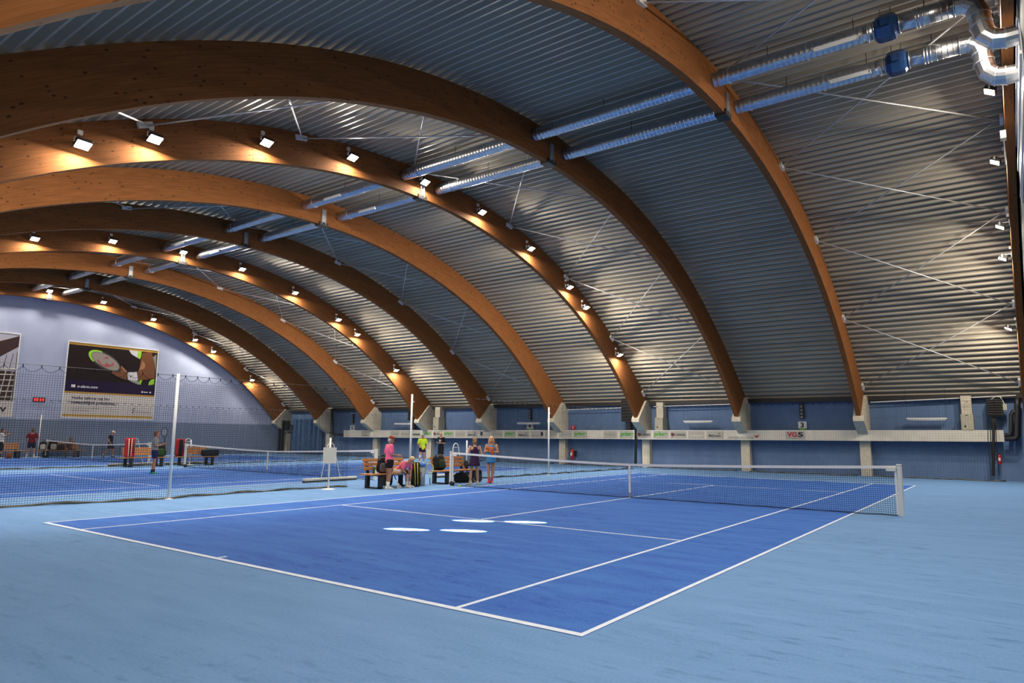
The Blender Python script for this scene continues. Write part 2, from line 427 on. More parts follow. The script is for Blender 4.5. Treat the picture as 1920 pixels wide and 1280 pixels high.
# bracing rods and gusset plates
NODES = [-5.6, -2.0, 2.1, 6.45, 11.05, 16.7, 21.2, 25.6, 29.2]
BR = {0: 'between the right gable and the first orange arch', 2: 'in the bay before the nearest floodlight arch', 4: 'in the dark bay between the two floodlight rows', 6: 'in the bay beyond the middle floodlight arch', 8: 'in the last bay before the poster wall'}
for i, s in BR.items():
    t = thing('roof_bracing', 'crossed steel rods under the roof '+s, 'bracing', (MID, AV[i], 9))
    t0 = Vector((MID, AV[i], 9))
    va, vb = AV[i]+AT+.05, AV[i+1]-AT-.05
    zz = lambda u: UZ(u)-.17
    for j in range(len(NODES)-1):
        for (p, q) in ((j, j+1), (j+1, j)):
            A = Vector((NODES[p], va, zz(NODES[p]))); B = Vector((NODES[q], vb, zz(NODES[q])))
            dz = -.03 if p > q else .03
            A.z += dz; B.z += dz
            MB().tube([A-t0, B-t0], .021, 6).build('rod', M['rod'], t, True)
    for j, u in enumerate(NODES):
        sl = (UZ(u+.05)-UZ(u-.05))/.1
        rot = Matrix.Rotation(-math.atan(sl), 3, 'Y')
        for v in (AV[i]+AT+.04, AV[i+1]-AT-.04):
            MB().box(Vector((u, v, zz(u)))-t0, (.36, .08, .14), rot).build('gusset_plate', M['white_steel'], t)

# ================================================================== FLOODLIGHTS
LU = [26.05, 22.65, 21.15, 18.0, 14.65, 11.45, 8.2, 5.2, 2.25, .75]
def floodlight(u, v, side, label, group):
    z = LZ(u)+.48 if abs(u-MID) < 14 else LZ(u)+.80
    t = thing('floodlight', label, 'floodlight', (u, v, z), 0, group)
    y = side*.36
    tilt = Matrix.Translation((0, y, 0)) @ Matrix.Rotation(side*R(LAMP_TILT), 4, 'X')
    MB().b2((-.16, -.13, .0), (.16, .13, .09)).xf(tilt).build('housing', M['dark_steel'], t, False, .015)
    b = MB(); b.b2((-.12, -.10, .09), (.12, .10, .105))
    for k in range(5): b.b2((-.12+.056*k, -.10, .10), (-.105+.056*k, .10, .13))
    b.xf(tilt).build('heat_sink', M['dark_steel'], t)
    b = MB(); b.b2((-.025, side*.105, .12), (.025, y, .145)); b.b2((-.03, side*.10, .02), (.03, side*.115, .22)); b.b2((-.185, y-.02, .03), (-.17, y+.02, .145)); b.b2((.17, y-.02, .03), (.185, y+.02, .145)); b.b2((-.185, y-.02, .13), (.185, y+.02, .145))
    b.build('bracket', M['white_steel'], t)
    MB().b2((-.14, -.11, -.012), (.14, .11, .0)).xf(tilt).build('lens', M['glass'], t)
    MB().b2((-.05, side*.10, .30), (.05, side*.16, .40)).build('junction_box', M['white_steel'], t)
    l = bpy.data.lights.new('lamp_beam', 'AREA'); l.shape = 'RECTANGLE'; l.size = .28; l.size_y = .22; l.energy = LAMP_W; l.color = LAMP_COL
    lo = bpy.data.objects.new('lamp_beam', l); COL.objects.link(lo); lo.parent = t
    lo.matrix_local = tilt @ Matrix.Translation((0, 0, -.02))
    return t
LA = [(0, 1, 'beside the right gable wall'), (3, -1, 'on the nearest lamp arch overhead'), (6, -1, 'on the middle lamp arch'), (9, -1, 'on the lamp arch at the poster wall'),
      (3, 1, 'on the hidden side of the nearest lamp arch'), (6, 1, 'on the hidden side of the middle lamp arch')]
for i, side, s in LA:
    for k, u in enumerate(LU+([-2.8] if i == 0 else [])):
        floodlight(u, AV[i], side, 'lit floodlight %s, %s from the far wall' % (s, ORD[k]), 'floodlights '+s)

# sun coming through four round vents high in the right gable
def sun_spot(x, y):
    d = Vector((4.3, -8.95, 3.3))
    k = (y-(V_GABLE+.03))/8.95
    p = Vector((x, y, 0))+d*k
    l = bpy.data.lights.new('sun_through_vent', 'SPOT'); l.energy = 700000; l.spot_size = 2*math.atan(.13/(d.length*k)); l.spot_blend = .25; l.shadow_soft_size = .01; l.color = (1, .97, .92)
    o = bpy.data.objects.new('sun_through_vent', l); COL.objects.link(o); o.location = p
    o.rotation_euler = (-d).to_track_quat('-Z', 'Y').to_euler()
for q in ((3.57, 5.56), (4.08, 4.72), (5.23, 5.45), (5.75, 4.60)): sun_spot(*q)

# ================================================================== VENTILATION DUCTS
def duct(u, label, x_hang):
    z = 10.42; r = .185
    t = thing('spiral_duct', label, 'duct', (u, 0, z))
    # ribbed pipe, one length per bay between the arches
    n = 14
    ends = [(-.95, AV[1]-AT)]+[(AV[i]+AT, AV[i+1]-AT) for i in range(1, 9)]
    for (ya, yb) in ends:
        b = MB(); vs = []; y = ya; rows = []
        while y < yb-.12:
            rows += [(y, r), (y+.07, r), (y+.08, r+.004), (y+.10, r+.004), (y+.11, r)]; y += .12
        rows.append((yb, r))
        for (yy, rr) in rows: vs += [(rr*math.cos(2*math.pi*k/n), yy, rr*math.sin(2*math.pi*k/n)) for k in range(n)]
        b.add(vs, [(i*n+k, i*n+(k+1) % n, (i+1)*n+(k+1) % n, (i+1)*n+k) for i in range(len(rows)-1) for k in range(n)])
        b.build('pipe', M['duct'], t, True)
    for yy in (.2, 2.0, 7.0, 12.5, 18, 23.5, 29, 34.2, 39.6):
        MB().tube([(0, yy, 0), (0, yy+.03, 0)], r+.02, 16).build('clamp_ring', M['steel'], t)
    b = MB().tube([(0, -.95, 0), (0, -1.16, 0)], .19, 18); b.tube([(0, -1.60, 0), (0, -2.62, 0)], .19, 18)
    for k in range(5): b.tube([(0, -2.06-.11*k, 0), (0, -2.075-.11*k, 0)], .197, 18)
    for yy in (-1.02, -1.14, -1.62, -1.92, -1.98, -2.6): b.tube([(0, yy, 0), (0, yy-.03, 0)], .205, 18)
    b.build('sleeve', M['duct'], t, True)
    pts = [(0, -2.62, 0), (0, -2.80, -.02), (0, -2.95, -.14), (0, -3.02, -.34), (0, -3.03, -.55), (0, -3.08, -.78), (0, -3.22, -.93), (0, -3.40, -.97), (0, -3.61, -.97)]
    MB().tube(pts, .195, 16).build('elbow', M['duct'], t)
    for p in (1, 3, 4, 6, 7):
        q0, q1 = Vector(pts[p]), Vector(pts[p+1]); d = (q1-q0).normalized()*.015
        MB().tube([q0-d, q0+d], .21, 16).build('elbow_seam', M['steel'], t)
    for yy in x_hang:
        MB().tube([(0, yy, r), (0, yy, UZ(u)-z+.05)], .009, 5).build('hanger_rod', M['dark_steel'], t)
    for yy in (-.4, 16.8, 27.7, 38.5):
        g = MB(); x = -.155; h = -.115
        for dz in (0, .09): g.b2((x-.04, yy-.45, h-.045+dz), (x-.025, yy+.45, h-.03+dz))
        for dy in (-.45, .435): g.b2((x-.04, yy+dy, h-.045), (x+.03, yy+dy+.015, h+.06))
        g.b2((x-.03, yy-.44, h-.035), (x-.01, yy+.44, h+.05))
        o = g.build('outlet_grille', M['white_steel'], t)
    return t
duct(10.62, 'left of the two long spiral ducts along the roof ridge', (-.75, -2.1, 1.1, 5.5, 10.9, 16.3, 21.8, 27))
duct(12.32, 'right of the two long spiral ducts along the roof ridge', (-.75, -2.1, 1.1, 5.5, 10.9, 16.3, 21.8, 27))
for u, s in ((10.62, 'left'), (12.32, 'right')):
    t = thing('duct_fan', 'dark blue inline fan housing hanging in the %s ridge duct' % s, 'fan', (u, -1.38, 10.42), 0, 'inline duct fans')
    n = 8; b = MB()
    prof = [(.19, -.23), (.27, -.17), (.29, -.10), (.29, .10), (.27, .17), (.19, .23)]
    vs = [(rr*math.cos(2*math.pi*(k+.5)/n), yy, rr*math.sin(2*math.pi*(k+.5)/n)) for rr, yy in prof for k in range(n)]
    b.add(vs, [(i*n+k, i*n+(k+1) % n, (i+1)*n+(k+1) % n, (i+1)*n+k) for i in range(5) for k in range(n)]+[tuple(range(n)), tuple(range(5*n, 6*n))])
    b.build('housing', M['bluefan'], t)
    for yy in (-.1, .1): MB().tube([(0, yy, .26), (0, yy, UZ(u)-10.42+.05)], .008, 5).build('hanger_rod', M['dark_steel'], t)
    MB().b2((-.29, -.08, -.09), (-.32, .08, .07)).build('terminal_box', M['bluefan'], t)

# gable wall fittings beside the duct elbows
t = thing('gable_window_panel', 'pale framed panel with white crossbars high on the right gable wall', 'window panel', (12, V_GABLE, 9))
MB().b2((-1.9, .002, -1.1), (5, .02, .9)).build('panel', new_mat('pale_panel', (.42, .42, .42), .5), t)
for z in (-.95, -.2, .5): MB().b2((-1.9, .02, z), (5, .05, z+.07)).build('crossbar', M['white_steel'], t)
t = thing('gable_net_hoist', 'small hoist box with hanging cable on the gable arch below the ducts', 'hoist', (15.2, AV[0]+AT, 9.2))
MB().b2((-.12, 0, -.1), (.12, .12, .1)).build('hoist_box', M['cabinet'], t)
MB().tube([(0, .06, -.1), (.02, .06, -.5), (0.05, .06, -.75)], .015, 6).build('cable', M['steel'], t)

# ================================================================== FAR WALL EQUIPMENT
SU = 29.35                                   # front of the long white duct
z_top = lambda v: 1.915+(v-38.9)*(2.075-1.915)/(-2.6-38.9)
z_bot = lambda v: 1.385+(v-38.9)*(1.600-1.385)/(-2.6-38.9)
va, vb = at(644, 814, 0, SU).y, at(1882, 817, 0, SU).y
duct_t = thing('wall_air_duct', 'long white warm-air duct with sponsor panels along the far blue wall', 'air duct', (SU, 0, 0))
b = MB()
P8 = [(0, va, z_bot(va)), (.3, va, z_bot(va)), (.3, vb, z_bot(vb)), (0, vb, z_bot(vb)), (0, va, z_top(va)), (.3, va, z_top(va)), (.3, vb, z_top(vb)), (0, vb, z_top(vb))]
b.add(P8, [(0, 3, 2, 1), (4, 5, 6, 7), (0, 1, 5, 4), (1, 2, 6, 5), (2, 3, 7, 6), (3, 0, 4, 7)])
b.build('duct_body', M['strip'], duct_t)
v1, v2 = va, at(1362, 817, 0, SU).y
for zf in (z_top, z_bot):
    b = MB(); o = -.035 if zf is z_top else 0
    b.add([(-.012, v1, zf(v1)+o), (0, v1, zf(v1)+o), (0, v2, zf(v2)+o), (-.012, v2, zf(v2)+o), (-.012, v1, zf(v1)+o+.035), (0, v1, zf(v1)+o+.035), (0, v2, zf(v2)+o+.035), (-.012, v2, zf(v2)+o+.035)],
          [(0, 3, 2, 1), (4, 5, 6, 7), (0, 1, 5, 4), (1, 2, 6, 5), (2, 3, 7, 6), (3, 0, 4, 7)])
    b.build('panel_rail', M['strip_edge'], duct_t)
def wall_text(s, v_left, width, z0, h, m, parent, du=-.016, **kw):
    b = fit_text(s, width, h, **kw)
    b.xf(T(du, v_left, z0) @ FACE_U)
    return b.build('lettering', M[m], parent)
PANELS = [(677.5, 694, 'bars2'), (732.5, 749, 'bars'), (751, 769, 'bars'), (772.5, 789, 'greenbar'), (791.5, 809.5, 'prince'), (812.5, 829.5, 'ks'), (832, 851, 'prince'),
 (853.5, 872.5, 'bars'), (875, 896, 'mel'), (898.5, 919, 'sq'), (921.5, 943, 'bars'), (945.5, 967, 'prince'), (970, 992.5, 'mel'), (995.5, 1019, 'sqr'), (1021.5, 1045, 'bars'),
 (1048, 1072.5, 'script'), (1075.5, 1101, 'prince'), (1132, 1157, 'bars'), (1162.5, 1190, 'prince'), (1195.5, 1221, 'ks'), (1225, 1253.5, 'prince'), (1257.5, 1287, 'ks'),
 (1290.5, 1321, 'ghost'), (1325, 1356.5, 'mel'), (1473, 1509, 'vg')]
for (x0, x1, kind) in PANELS:
    ya = at(x0, 817, 0, SU).y; yb = at(x1, 817, 0, SU).y; vm = (ya+yb)/2; wd = ya-yb
    za, zb = z_bot(vm)+.05, z_top(vm)-.05
    p = MB().b2((-.012, yb, za), (0, ya, zb)).build('logo_panel', M['strip_panel'], duct_t)
    h = zb-za
    if kind == 'prince':
        wall_text('prince', ya-wd*.05, wd*.88, za+h*.2, h*.66, 'txt_green', p, shear=.12, bold=.05)
    elif kind == 'ks':
        wall_text('K\u00b7SWISS', ya-wd*.22, wd*.72, za+h*.34, h*.34, 'txt_black', p, bold=.03)
        c = (ya-wd*.12, za+h*.52)
        MB().prism([(c[0]-.075, c[1]+.09), (c[0]+.075, c[1]+.09), (c[0]+.075, c[1]-.03), (c[0], c[1]-.12), (c[0]-.075, c[1]-.03)], 0, -.016, -.013).build('shield_mark', new_mat('shield_maroon', (.14, .02, .02), .7) if 'shield_maroon' not in bpy.data.materials else bpy.data.materials['shield_maroon'], p)
    elif kind == 'mel':
        wall_text('Melinom', ya-wd*.14, wd*.7, za+h*.24, h*.34, 'txt_navy', p, bold=.02)
        b = MB().poly([(-.016, ya-wd*.66, za+h*.72), (-.016, ya-wd*.76, za+h*.62), (-.016, ya-wd*.84, za+h*.82), (-.016, ya-wd*.76, za+h*.72)]); b.closed = False
        b.build('bird_mark', M['txt_navy'], p)
    elif kind in ('sq', 'sqr'):
        k = .12 if kind == 'sq' else .78
        MB().b2((-.016, ya-wd*k, za+h*.3), (-.013, ya-wd*(k+.2), za+h*.85)).build('square_mark', M['txt_navy'], p)
        MB().b2((-.016, ya-wd*(.36 if kind == 'sq' else .1), za+h*.28), (-.013, ya-wd*(.95 if kind == 'sq' else .72), za+h*.36)).build('print_line', M['txt_grey'], p)
    elif kind == 'script':
        pts = [(-.016, ya-wd*q, za+h*r) for q, r in ((.08, .25), (.16, .3), (.3, .85), (.24, .3), (.4, .5), (.5, .4), (.62, .52), (.75, .42), (.93, .5))]
        MB().tube(pts, .008, 4).build('signature_mark', M['txt_black'], p)
    elif kind == 'ghost':
        MB().b2((-.016, ya-wd*.15, za+h*.35), (-.013, ya-wd*.9, za+h*.45)).build('print_line', M['txt_pale'], p)
    elif kind == 'vg':
        wall_text('VG', ya-wd*.08, wd*.52, za+h*.3, h*.58, 'txt_red', p, bold=.045)
        wall_text('5', ya-wd*.64, wd*.28, za+h*.3, h*.58, 'txt_black', p, bold=.045)
        MB().b2((-.016, ya-wd*.2, za+h*.12), (-.013, ya-wd*.8, za+h*.17)).build('print_line', M['txt_grey'], p)
    elif kind == 'greenbar':
        MB().b2((-.016, ya-wd*.1, za+h*.28), (-.013, ya-wd*.9, za+h*.55)).build('print_line', new_mat('print_dark_green', (.03, .1, .04), .7), p)
    else:
        MB().b2((-.016, ya-wd*.1, za+h*(.42 if kind == 'bars' else .12)), (-.013, ya-wd*.9, za+h*(.52 if kind == 'bars' else .3))).build('print_line', M['txt_grey'], p)
ya = at(1364.5, 817, 0, SU).y; yb = at(1414, 817, 0, SU).y
wall_text('CENTER HO\u010cEVAR', ya, ya-yb, 1.60, .15, 'txt_grey', duct_t, du=-.012, bold=.012)
pts = []
for k in range(13):
    a = k/12; pts.append((at(1413+12*a, 817, 0, SU).y, 1.83-.10*math.sin(math.pi*a)+.06*a))
for k in range(13):
    a = 1-k/12; pts.append((at(1413+12*a, 817, 0, SU).y, 1.83-.20*math.sin(math.pi*a)+.06*a))
b = MB().poly([(-.006, q[0], q[1]) for q in pts]); b.closed = False
b.build('swoosh_mark', M['txt_red'], duct_t)

# court number boards with the little signal columns above
for n, px, y0, y1, s in (('3', 1504.5, 790, 807, 'above the red lettering on the sponsor duct'), ('4', 993.5, 792, 808, 'beside the white divider post'), ('5', 660.5, 797, 810, 'near the far left duct end')):
    c = at(px, (y0+y1)/2, 0, 29.95)
    h = at(px, y0, 0, 29.95).z-at(px, y1, 0, 29.95).z; wd = h*.88
    t = thing('court_number_sign', 'white court sign with a black number %s, %s' % ({'3': 'three', '4': 'four', '5': 'five'}[n], s), 'sign', (29.95, c.y, c.z))
    MB().b2((-.01, -wd/2, -h/2), (.10, wd/2, h/2)).build('board', M['white'], t)
    MB().b2((-.014, -wd/2, -h/2), (-.01, wd/2, -h/2+h*.26)).build('green_band', M['txt_green'], t)
    b = fit_text(n, wd*.42, h*.55, bold=.03); b.xf(T(-.016, wd*.22, -h*.16) @ FACE_U); b.build('number', M['txt_black'], t)
    b = fit_text('prince', wd*.55, h*.12, shear=.1); b.xf(T(-.018, wd*.28, -h*.43) @ FACE_U); b.build('lettering', M['white'], t)
    t = thing('signal_column', 'small black signal column with rings over the court sign '+s, 'signal', (29.95, c.y, c.z+h/2+.45))
    MB().b2((-.04, -.09, -.3), (.10, .09, .42)).build('column_body', M['black'], t)
    for k in range(4):
        MB().tube([(-.055, 0, -.24+.17*k), (-.04, 0, -.24+.17*k)], .06, 12).build('ring', M['grey_cloth'], t)

# fluorescent battens hung on two wires
for i, (x0, x1, y, s) in enumerate(((1282, 1336, 790.5, 'between the third and second columns from the right'), (1700, 1776, 785.5, 'above the right end of the sponsor duct'), (970, 1013, 793.5, 'just above court sign 4'), (740, 778, 794.5, 'left of the black heater at the back'))):
    a, b_ = at(x0, y, 0, 29.6), at(x1, y, 0, 29.6)
    m = (a+b_)/2; L = abs(a.y-b_.y)/2
    t = thing('batten_light', 'unlit white tube batten hanging on wires '+s, 'light', (29.6, m.y, m.z), 0, 'hanging tube battens')
    MB().b2((-.05, -L, -.0), (.05, L, .06)).build('tray', M['white_steel'], t)
    MB().tube([(-.02, -L+.05, -.035), (-.02, L-.05, -.035)], .03, 10).build('tube', M['tube'], t, True)
    for q in (-L+.02, L-.02):
        MB().tube([(0, q, .05), (0, q, UZ(29.6)+.022-m.z)], .006, 5).build('wire', M['dark_steel'], t)

# beige control cabinets with their risers
for x0, x1, y0, y1, s in ((1227.5, 1243, 783, 807, 'beside the third column from the right'), (1800.5, 1827, 776, 807, 'over the right end of the sponsor duct'), (812, 822, 782, 806, 'beside the sixth column from the right')):
    a, b_ = at(x0, y0, 0, 29.35), at(x1, y1, 0, 29.35)
    c = (a+b_)/2; wd, h = abs(a.y-b_.y), abs(a.z-b_.z)
    t = thing('control_cabinet', 'beige steel control cabinet '+s, 'cabinet', (29.35, c.y, c.z))
    MB().b2((0, -wd/2, -h/2), (.65, wd/2, h/2)).build('body', M['cabinet'], t, False, .01)
    MB().b2((-.012, -wd*.46, -h*.46), (0, wd*.46, h*.46)).build('door', M['cabinet'], t)
    MB().b2((-.03, wd*.12, -h*.3), (-.012, wd*.24, -h*.18)).build('lock', M['black'], t)
    MB().b2((-.02, -wd*.08, h*.40), (-.012, wd*.1, h*.44)).build('vent_slot', M['black'], t)
    MB().b2((.15, -wd*.42, h/2), (.6, wd*.42, 3.52-c.z)).build('riser', M['concrete'], t)

# black fan heaters and their drop pipes
def heater(x0, x1, y0, y1, u, label):
    a, b_ = at(x0, y0, 0, u), at(x1, y1, 0, u)
    c = (a+b_)/2; wd, h = abs(a.y-b_.y), abs(a.z-b_.z)
    t = thing('fan_heater', label, 'heater', (u, c.y, c.z))
    MB().b2((.05, -wd/2, -h/2), (.55, wd/2, h/2)).build('casing', M['black'], t, False, .01)
    n = 7; b = MB()
    b.b2((.04, -wd*.46, -h*.46), (.05, wd*.46, h*.46))
    for k in range(n):
        z = -h*.42+h*.84*k/(n-1)
        b.box((.02, 0, z), (.06, wd*.9, .012), Matrix.Rotation(.6, 3, 'Y'))
    b.build('louvre', M['dark_steel'], t)
    MB().b2((-.0, -wd*.5-.13, -h*.15), (.2, -wd*.5-.0, h*.2)).build('motor_box', M['cabinet'], t)
    MB().tube([(.2, -wd*.5-.06, h*.2), (.15, -wd*.4, h*.62), (.2, -wd*.1, h*.66), (.3, wd*.2, h*.5)], .02, 6).build('cable', M['white_steel'], t)
    MB().b2((.15, wd*.02, -h/2-.02), (.45, wd*.26, -c.z+2.0)).build('drop_pipe', M['black'], t)
    return t
heater(1163.5, 1196, 750, 790, 29.3, 'black louvred fan heater left of the third column from the right')
heater(1849, 1882, 748, 780, 29.3, 'black louvred fan heater in the right corner under the roof')
heater(764, 786, 760, 788, 29.3, 'small distant black fan heater behind the white divider post')

# black pipework at both ends of the duct
t = thing('black_pipework', 'black insulated pipe loop at the right end of the sponsor duct', 'pipe', (29.4, 0, 0))
def W(px, py, u=29.4): q = at(px, py, 0, u); return (0, q.y, q.z)
MB().tube([W(1884, 815), W(1894, 815), W(1896, 808), W(1896, 778), W(1899, 772), W(1912, 770)], .085, 10).build('pipe', M['black'], t, True)
MB().tube([W(1884, 822), W(1904, 822), W(1907.5, 817), W(1907.5, 760), W(1907.5, 745)], .11, 10).build('pipe', M['black'], t, True)
t = thing('black_pipework', 'black pipe loop at the far left end of the sponsor duct', 'pipe', (29.4, 0, 0))
MB().tube([W(645, 815), W(625, 814), W(623, 808), W(623, 766)], .11, 10).build('pipe', M['black'], t, True)
t = thing('cable_bundle', 'black hanging cables beside the red extinguisher in the right corner', 'cable', (29.3, 0, 0))
for x, r, dx in ((1863, .05, 0), (1858, .014, 3), (1853, .012, 4), (1868, .012, 4)):
    MB().tube([W(x-dx*.2, 792, 29.3), W(x, 830, 29.3), W(x+dx, 870, 29.3), W(x+dx*1.3, 892, 29.3)], r, 6).build('cable', M['black'], t)
t = thing('gathered_net', 'black gathered divider net hanging beside the middle heater', 'net', (29.15, 0, 0))
MB().tube([W(1191.5, 772, 29.15), W(1192, 830, 29.15), W(1191.5, 874.5, 29.15)], [.05, .065, .085], 8).build('net_bundle', M['curtain_net'], t)
t = thing('conduit_rail', 'thin white conduit along the wall top at the right', 'conduit', (29.68, 0, 0))
for (xa, ya, xb, yb) in ((1225, 762, 1384, 757), (1632, 754, 1905, 741), (1064, 768, 1196, 763)):
    MB().tube([W(xa, ya, 29.68), W(xb, yb, 29.68)], .025, 6).build('conduit', M['white_steel'], t)
# fire safety
for px, y0, y1, s in ((1072, 838, 860, 'on the fourth column from the right'), (1873, 848, 870, 'in the right corner by the black cables')):
    a, b_ = at(px, y0, 0, 29.6), at(px, y1, 0, 29.6); h = a.z-b_.z
    t = thing('fire_extinguisher', 'red fire extinguisher '+s, 'fire extinguisher', (29.6 if px > 1500 else 29.55, a.y-(.0 if px > 1500 else .06), b_.z))
    r = h*.155
    MB().lathe([(r*.9, 0), (r, .02), (r, h*.68), (r*.8, h*.76), (r*.35, h*.82), (r*.3, h*.86)], n=16).build('cylinder', M['red'], t, True)
    MB().b2((-.05, -.02, h*.86), (.03, .02, h*.95)).build('valve', M['black'], t)
    MB().tube([(-.02, .03, h*.9), (-.04, r*1.15, h*.75), (-.04, r*1.2, h*.3)], .014, 6).build('hose', M['black'], t)
    MB().b2((-r-.004, -r*.5, h*.3), (-r+.03, r*.5, h*.55)).build('sticker', M['white'], t)
    MB().b2((r*.6, -.03, h*.2), (.44 if px > 1500 else .49, .03, h*.7)).build('wall_bracket', M['dark_steel'], t)
c = at(1073, 801, 0, 29.9)
t = thing('fire_sign', 'small round red and white fire sign on the wall near the middle post', 'sign', (29.98, c.y, c.z))
MB().tube([(0, 0, 0), (.05, 0, 0)], .14, 20).build('disc', M['red'], t)
MB().b2((-.01, -.025, -.08), (0, .025, .08)).build('symbol', M['white'], t)

# blue curtain and dark posts in the far left corner
ya, yb = at(547, 830, 0, 29.7).y, at(601, 830, 0, 29.7).y
b = MB(); b.closed = False; n = 120
for k in range(n+1):
    a = k/n; v = ya+(yb-ya)*a; du = .07*math.sin(a*46)+.03*math.sin(a*83+1)
    b.v += [(29.72+du*1.3, v, .0), (29.72+du, v, 2.78)]
b.f = [(2*k, 2*k+1, 2*k+3, 2*k+2) for k in range(n)]
tag(b.build('curtain', M['curtain'], None, True), 'pleated blue curtain on the far wall in the distant left corner', 'curtain')
t = thing('corner_post', 'tall black post in the far corner beside the poster wall', 'post', (29.2, 45.95, 0))
MB().b2((-.1, -.1, 0), (.1, .1, 2.7)).build('post', M['black'], t)
MB().b2((-.1, -.42, 0), (.1, -.24, 2.7)).build('guide_rail', M['dark_steel'], t)
c = at(547, 793, 0, 29.4)
t = thing('wall_speaker', 'black loudspeaker box on the ninth concrete column in the far corner', 'speaker', (29.35, AV[9]-.42, 2.3))
MB().b2((0, -.17, -.38), (.3, .17, .38)).build('cabinet', M['black'], t, False, .01)
MB().b2((-.01, -.14, -.34), (0, .14, .34)).build('grille', M['dark_steel'], t)
MB().b2((.3, -.03, -.05), (.5, .2, .05)).build('bracket', M['dark_steel'], t)

# ================================================================== END WALL: posters and clock
PU = V_END-.05
def C1(X, Y):                                   # close-up of the poster -> place on the end wall
    q = at(100+X*220/1564, 620+Y*180/1280, 1, PU); return (q.x, q.z)
def flat(name, pts, m, parent, layer):
    """flat printed shape on a poster, raised by its layer"""
    y = -.004*layer
    b = MB().poly([(x-parent.location.x, y, z-parent.location.z) for x, z in pts]); b.closed = False
    return b.build(name, m, parent)
pm = lambda n, c: bpy.data.materials.get(n) or new_mat(n, c, .7, 0, .15)
pt = thing('advertising_banner', 'large framed banner with racket photo and slogan on the end wall', 'banner', (16, PU, 5))
u0, u1, z0, z1 = 13.10, 18.84, 2.49, 7.41
MB().b2((u0-16, .0, z0-5), (u1-16, .05, z1-5)).build('panel', pm('poster_white', (.60, .55, .49)), pt)
for a in ((u0-.05, z0-.05, u1+.05, z0), (u0-.05, z1, u1+.05, z1+.05), (u0-.05, z0, u0, z1), (u1, z0, u1+.05, z1)):
    MB().b2((a[0]-16, -.03, a[1]-5), (a[2]-16, .05, a[3]-5)).build('frame', M['white_steel'], pt)
H = z1-z0; Wd = u1-u0
rect = lambda a, b, c, d: [(u0+Wd*a, z1-H*b), (u0+Wd*c, z1-H*b), (u0+Wd*c, z1-H*d), (u0+Wd*a, z1-H*d)]
gold = pm('poster_gold', (.50, .29, .06)); dk = pm('poster_brown_black', (.017, .010, .010)); pur = pm('poster_purple', (.020, .010, .038))
flat('printed_band', rect(0, 0, 1, .032), gold, pt, 1)
flat('printed_photo', rect(0, .032, 1, .50), dk, pt, 1)
flat('printed_photo', rect(0, .50, 1, .655), pur, pt, 1)
flat('printed_band', rect(0, .655, 1, .678), gold, pt, 1)
flat('printed_band', rect(0, .955, 1, .985), gold, pt, 1)
def ell(cx, cy, a, b, ang, n=36, t0=0, t1=2*math.pi):
    out = []
    for k in range(n):
        t = t0+(t1-t0)*k/(n-1 if t1-t0 < 6 else n); x, y = a*math.cos(t), b*math.sin(t)
        out.append(C1(cx+x*math.cos(ang)-y*math.sin(ang), cy+x*math.sin(ang)+y*math.cos(ang)))
    return out
ra = R(29)
flat('printed_racket', ell(682, 400, 238, 104, ra), pm('print_racket_dark', (.05, .055, .05)), pt, 2)
flat('printed_racket', [*ell(682, 400, 236, 103, ra, 20, 2.2, 4.3), *ell(690, 402, 205, 86, ra, 20, 2.2, 4.3)[::-1]], pm('print_lime', (.30, .62, .05)), pt, 3)
flat('printed_strings', ell(695, 405, 205, 83, ra), pm('print_strings', (.30, .255, .215)), pt, 4)
rd = pm('print_logo_red', (.38, .09, .09))
flat('printed_mark', [C1(*q) for q in ((575, 385), (600, 385), (640, 440), (690, 465), (690, 430), (720, 430), (740, 455), (775, 450), (790, 420), (805, 430), (795, 465), (745, 480), (690, 485), (620, 450))], rd, pt, 5)
flat('printed_mark', [C1(*q) for q in ((665, 360), (720, 345), (745, 375), (700, 372))], rd, pt, 5)
skin1 = pm('print_skin', (.17, .065, .028)); skin2 = pm('print_skin_light', (.36, .18, .09))
flat('printed_hand', [C1(*q) for q in ((905, 465), (950, 505), (985, 560), (975, 640), (985, 660), (920, 640), (860, 615), (770, 565), (770, 545), (880, 550), (900, 530), (888, 500))], skin1, pt, 5)
flat('printed_hand', [C1(*q) for q in ((905, 465), (985, 545), (992, 560), (970, 555), (905, 495))], skin2, pt, 6)
flat('printed_arm', [C1(*q) for q in ((1110, 550), (1140, 530), (1165, 380), (1190, 290), (1310, 285), (1345, 420), (1352, 600), (1345, 640), (1125, 660))], skin1, pt, 4)
flat('printed_arm', [C1(*q) for q in ((1135, 535), (1175, 440), (1185, 390), (1225, 450), (1215, 500))], skin2, pt, 5)
flat('printed_wristband', [C1(*q) for q in ((985, 558), (1108, 545), (1128, 658), (1080, 675), (990, 650))], pm('print_white', (.62, .6, .6)), pt, 6)
flat('printed_mark', [C1(*q) for q in ((1012, 598), (1026, 604), (1070, 588), (1024, 618))], M['txt_black'], pt, 7)
flat('printed_shirt', [C1(*q) for q in ((1008, 258), (1170, 275), (1165, 350), (1150, 375), (1105, 350), (1040, 310))], pm('print_white', (.6, .6, .6)), pt, 3)
flat('printed_shirt', [C1(*q) for q in ((1128, 272), (1178, 276), (1168, 345), (1152, 380), (1118, 345))], pm('print_lime', (.3, .62, .05)), pt, 4)
flat('printed_shirt', [C1(*q) for q in ((1325, 350), (1375, 315), (1362, 560), (1345, 420))], pm('print_grey_shirt', (.22, .23, .22)), pt, 5)
flat('printed_shirt', [C1(*q) for q in ((1270, 700), (1290, 660), (1345, 640), (1340, 715), (1265, 725))], pm('print_lime', (.3, .62, .05)), pt, 3)
flat('printed_shirt', [C1(*q) for q in ((1140, 665), (1190, 650), (1160, 720), (1135, 705))], pm('print_lime', (.3, .62, .05)), pt, 3)
